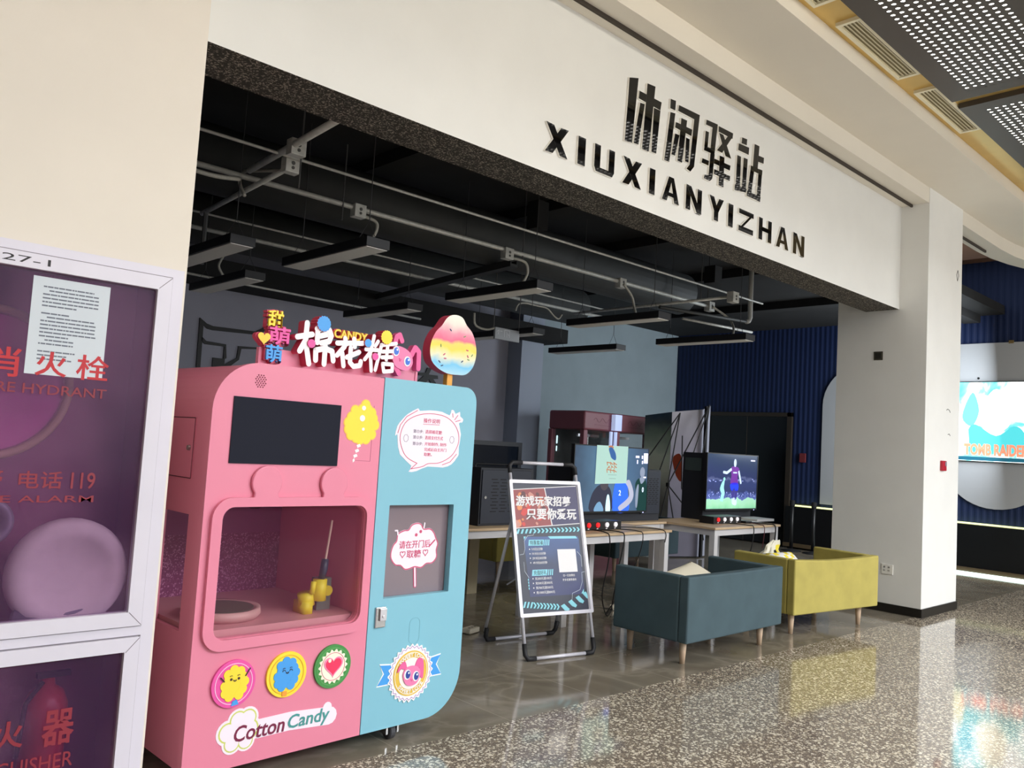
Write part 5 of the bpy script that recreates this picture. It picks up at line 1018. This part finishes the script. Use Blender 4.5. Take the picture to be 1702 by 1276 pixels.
def banner():
    t = thing('popup_banner', 'folding pop-up banner wall seen from its strut side, grey and green fabric', 'banner stand', (10.8, 7.7, 0))
    A, Bp, Cc, Dd = (10.50, 8.06), (10.66, 7.66), (11.20, 7.45), (11.42, 7.46); zt = (2.20, 2.27, 2.35, 2.42)
    P = [A, Bp, Cc, Dd]
    for i, (nm, m) in enumerate((('printed_panel', gradient('banner_green', [(0, (150, 152, 146)), (.35, (222, 226, 210)), (.55, (228, 236, 218)), (.75, (160, 180, 160)), (.9, (96, 112, 116)), (1, (74, 98, 116))], 2, .8, 2.25, rough=.8, sheer=.5)), ('grey_panel', gradient('banner_grey', [(0, (116, 112, 126)), (.5, (140, 134, 148)), (1, (170, 164, 170))], 2, .8, 2.3, rough=.8)), ('edge_panel', M('banner_edge', (150, 152, 166), .8)))):
        a, c = P[i], P[i+1]; d = Vector((c[0]-a[0], c[1]-a[1], 0)); l = d.length; d.normalize(); F = Fr((a[0], a[1], 0), d, (0, 0, 1), (d.y, -d.x, 0))
        b = B(F); b.poly([(0, .02), (l, .02), (l, zt[i+1]), (0, zt[i])], -.004, 0); b.out(nm, m, t)
    F = Fr((A[0], A[1], 0), Vector((Bp[0]-A[0], Bp[1]-A[1], 0)).normalized(), (0, 0, 1), (-.77, -.64, 0)); b = B(F); b.poly(smoothp([(.47, 1.55), (.58, 1.62), (.63, 1.45), (.62, 1.2), (.55, 1.25), (.50, 1.38)], 4), .0, .003); b.out('orange_print', M('banner_orange', (176, 72, 40), .8), t)
    K = lambda x, y, z: (x+.10, y-.12, z)
    b = B(); top1 = K(10.45, 7.55, 2.25); top2 = K(11.05, 7.42, 2.42); hub = K(10.28, 7.6, 1.14); hub2 = K(10.85, 7.45, 1.1)
    for p, q in ((top1, K(9.95, 7.9, 1.35)), (top1, K(10.1, 7.8, .9)), (top1, hub), (top2, hub), (top2, K(10.50, 7.5, 1.1)), (top2, hub2), (hub, K(10.1, 7.7, .1)), (hub, K(10.7, 7.5, .75)), (hub, K(10.5, 7.6, .5)), (K(10.50, 7.5, 1.1), K(10.75, 7.45, .75)), (hub2, K(11.0, 7.4, .3)), (K(10.50, 7.5, 1.1), K(10.46, 7.5, 1.9))): b.tube([p, q], .010, 6)
    b.out('strut', M('strut_black', (12, 12, 14), .5), t)
    b = B(); b.box(11.16, 11.21, 7.36, 7.40, .02, 2.40); b.out('mast', MATBLACK, t); b = B(); b.lathe((hub[0], hub[1], hub[2]-.03), [(.03, 0), (.03, .06)], 10); b.out('hub', MATBLACK, t)
banner()
def stanchion(label, y):
    t = thing('barrier_post', label, 'barrier post', (14.0, y, 0), 'black barrier posts by the blue wall')
    b = B(); b.lathe((14.0, y, 0), [(.17, 0), (.17, .015), (.05, .035), (.03, .05)], 24); b.out('base', MATBLACK, t, smooth=True)
    b = B(); b.tube([(14.0, y, .03), (14.0, y, .86)], .032, 16); b.out('post', BLACK, t, smooth=True); b = B(); b.lathe((14.0, y, .80), [(.04, 0), (.045, .02), (.045, .1), (.03, .11)], 16); b.out('belt_head', MATBLACK, t)
stanchion('black barrier post by the blue wall, the left one beside the door', 7.34); stanchion('black barrier post by the blue wall, the right one near the pillar', 6.93)
b = B(FW); b.box(-7.52, -7.40, 1.60, 1.77, 0, .03); tag(b.out('wall_box', M('dim_red_box', (110, 40, 44), .5), bev=.004), 'small dark red box on the blue wall right of the black door', 'alarm box')
# ------------------------------------------------------------------ pillar fittings
FP = Fr((9.47, 3.444, 0), (0, 1, 0), (0, 0, 1), (-1, 0, 0)); FQ = Fr((9.47, 3.444, 0), (1, 0, 0), (0, 0, 1), (0, -1, 0))
so = thing('wall_socket', 'white double wall socket low on the pillar beside the mustard loveseat', 'socket', FP(.37, .4))
b = B(FP); b.box(.30, .425, .415, .525, 0, .012); b.out('plate', M('socket_white', (236, 234, 228), .4), so, bev=.004)
b = B(FP)
for u in (.335, .385): b.box(u, u+.006, .485, .502, .012, .0135); b.box(u+.012, u+.018, .485, .502, .012, .0135); b.box(u+.002, u+.008, .45, .462, .012, .0135); b.box(u+.014, u+.02, .45, .462, .012, .0135)
b.out('socket_holes', MATBLACK, so)
wb = thing('wall_vent_box', 'small dark square fitting high on the shaded side of the pillar', 'wall fitting', FP(.52, 2.8))
b = B(FP); b.box(.475, .575, 2.825, 2.925, 0, .008); b.out('plate', M('bronze_plate', (70, 66, 54), .5), wb)
b = B(FP); b.box(.492, .558, 2.842, 2.908, .008, .012); b.out('grille', M('dark_grille', (40, 38, 32), .6), wb)
al = thing('fire_alarm_button', 'small red fire alarm call point on the bright face of the pillar', 'alarm', FQ(.56, 1.6))
b = B(FQ); b.box(.475, .60, 1.60, 1.715, 0, .03); b.out('case', M('alarm_red', (176, 22, 44), .4), al, bev=.005)
b = B(FQ); b.box(.55, .595, 1.655, 1.705, .03, .032); b.out('glass', M('alarm_glass', (150, 140, 150), .15), al)
def squig(label, pts): tag(B(FQ).stroke(pts, .006, 0, .003).out('plaster_scar', M('scar_dark', (60, 56, 54), .7)), label, 'scar')
squig('dark curl mark on the pillar face below its middle height', [(.64, 2.30), (.68, 2.315), (.73, 2.305), (.76, 2.28)]); squig('small dark curl mark on the pillar face above the red alarm', [(.70, 2.02), (.74, 2.03), (.77, 2.01)])
squig('faint diamond mark high on the pillar face', [(.88, 3.93), (.92, 3.99), (.95, 3.93), (.91, 3.86), (.88, 3.93)])
# ------------------------------------------------------------------ backlit film poster on the far panel (plain colour stand-in picture)
lb = thing('poster_lightbox', 'brightly backlit teal and white film poster on the far wall, right of the pillar', 'poster', (14.5, 4.25, 1.78))
FL = Fr((14.555, 0, 0), (0, -1, 0), (0, 0, 1), (-1, 0, 0)); b = B(FL); b.box(-4.765, -3.655, 1.775, 3.075, 0, .05); b.out('frame', BLACK, lb, bev=.004)
def postmat():
    m, t, p, N, L = nodes('backlit_poster_picture'); tc = N('TexCoord'); n = N('TexNoise'); n.inputs['Scale'].default_value = 2.6; n.inputs['Detail'].default_value = 3; n.inputs['Distortion'].default_value = .6; L(tc.outputs['Object'], n.inputs['Vector'])
    r = ramp(N, [(.30, (60, 160, 172)), (.42, (120, 216, 220)), (.48, (216, 246, 244)), (.56, (252, 253, 250))]); L(n.outputs['Fac'], r.inputs[0]); L(r.outputs[0], p.inputs['Base Color']); L(r.outputs[0], p.inputs['Emission Color']); p.inputs['Emission Strength'].default_value = 1.45; return m
b = B(FL); b.box(-4.75, -3.67, 1.79, 3.06, .05, .053); pp = b.out('picture', postmat(), lb)
b = B(FL); P = lambda l: smoothp(l, 4)
b.poly(P([(-4.66, 1.95), (-4.62, 2.25), (-4.5, 2.38), (-4.2, 2.2), (-3.95, 2.36), (-3.8, 2.25), (-3.74, 1.95)]), .053, .054, 0); b.poly(P([(-4.70, 2.5), (-4.55, 2.9), (-4.45, 2.6), (-4.55, 2.35)]), .053, .054, 1); b.poly(P([(-4.4, 2.35), (-4.36, 2.75), (-4.2, 2.95), (-4.02, 2.75), (-4.0, 2.4), (-4.2, 2.25)]), .053, .0545, 2); b.poly(P([(-4.75, 2.3), (-4.62, 2.35), (-4.6, 1.95), (-4.75, 1.9)]), .053, .0547, 3); b.box(-4.75, -3.67, 1.80, 1.86, .053, .055, 4)
b.out('colour_shapes', [M('bl_teal', (70, 176, 182), .4, emit=1.5), M('bl_aqua', (90, 190, 206), .4, emit=1.5), M('bl_cream', (250, 240, 214), .4, emit=1.5), M('bl_sand', (222, 214, 176), .4, emit=1.3), M('bl_deep', (30, 90, 110), .4, emit=1.0)], pp)
text('TOMB RAIDER', M('bl_orange', (244, 128, 100), .4, emit=1.4), FL, -4.66, -3.74, 1.88, 2.07, .055, .058, 'title_lettering', pp, .05)
b = B(FW); b.disc((-4.48, 3.13), .018, .02, .028, 12); tag(b.out('screw_cap', MATBLACK), 'black dot on the grey panel just above the lit poster', 'cap')
b = B(FW); b.box(-4.05, -3.98, 3.68, 3.73, .02, .035); tag(b.out('panel_clip', M('clip_brass', (120, 100, 60), .5)), 'small brass clip at the top edge of the far grey panel', 'clip')

tag(B().box(5.76, 5.90, 6.66, 6.69, 0, .64).out('wood_board', M('pale_board', (186, 172, 140), .6, noise=.06, scale=6), bev=.003), 'pale narrow wooden board standing upright under the table with the slotted cabinet', 'board')
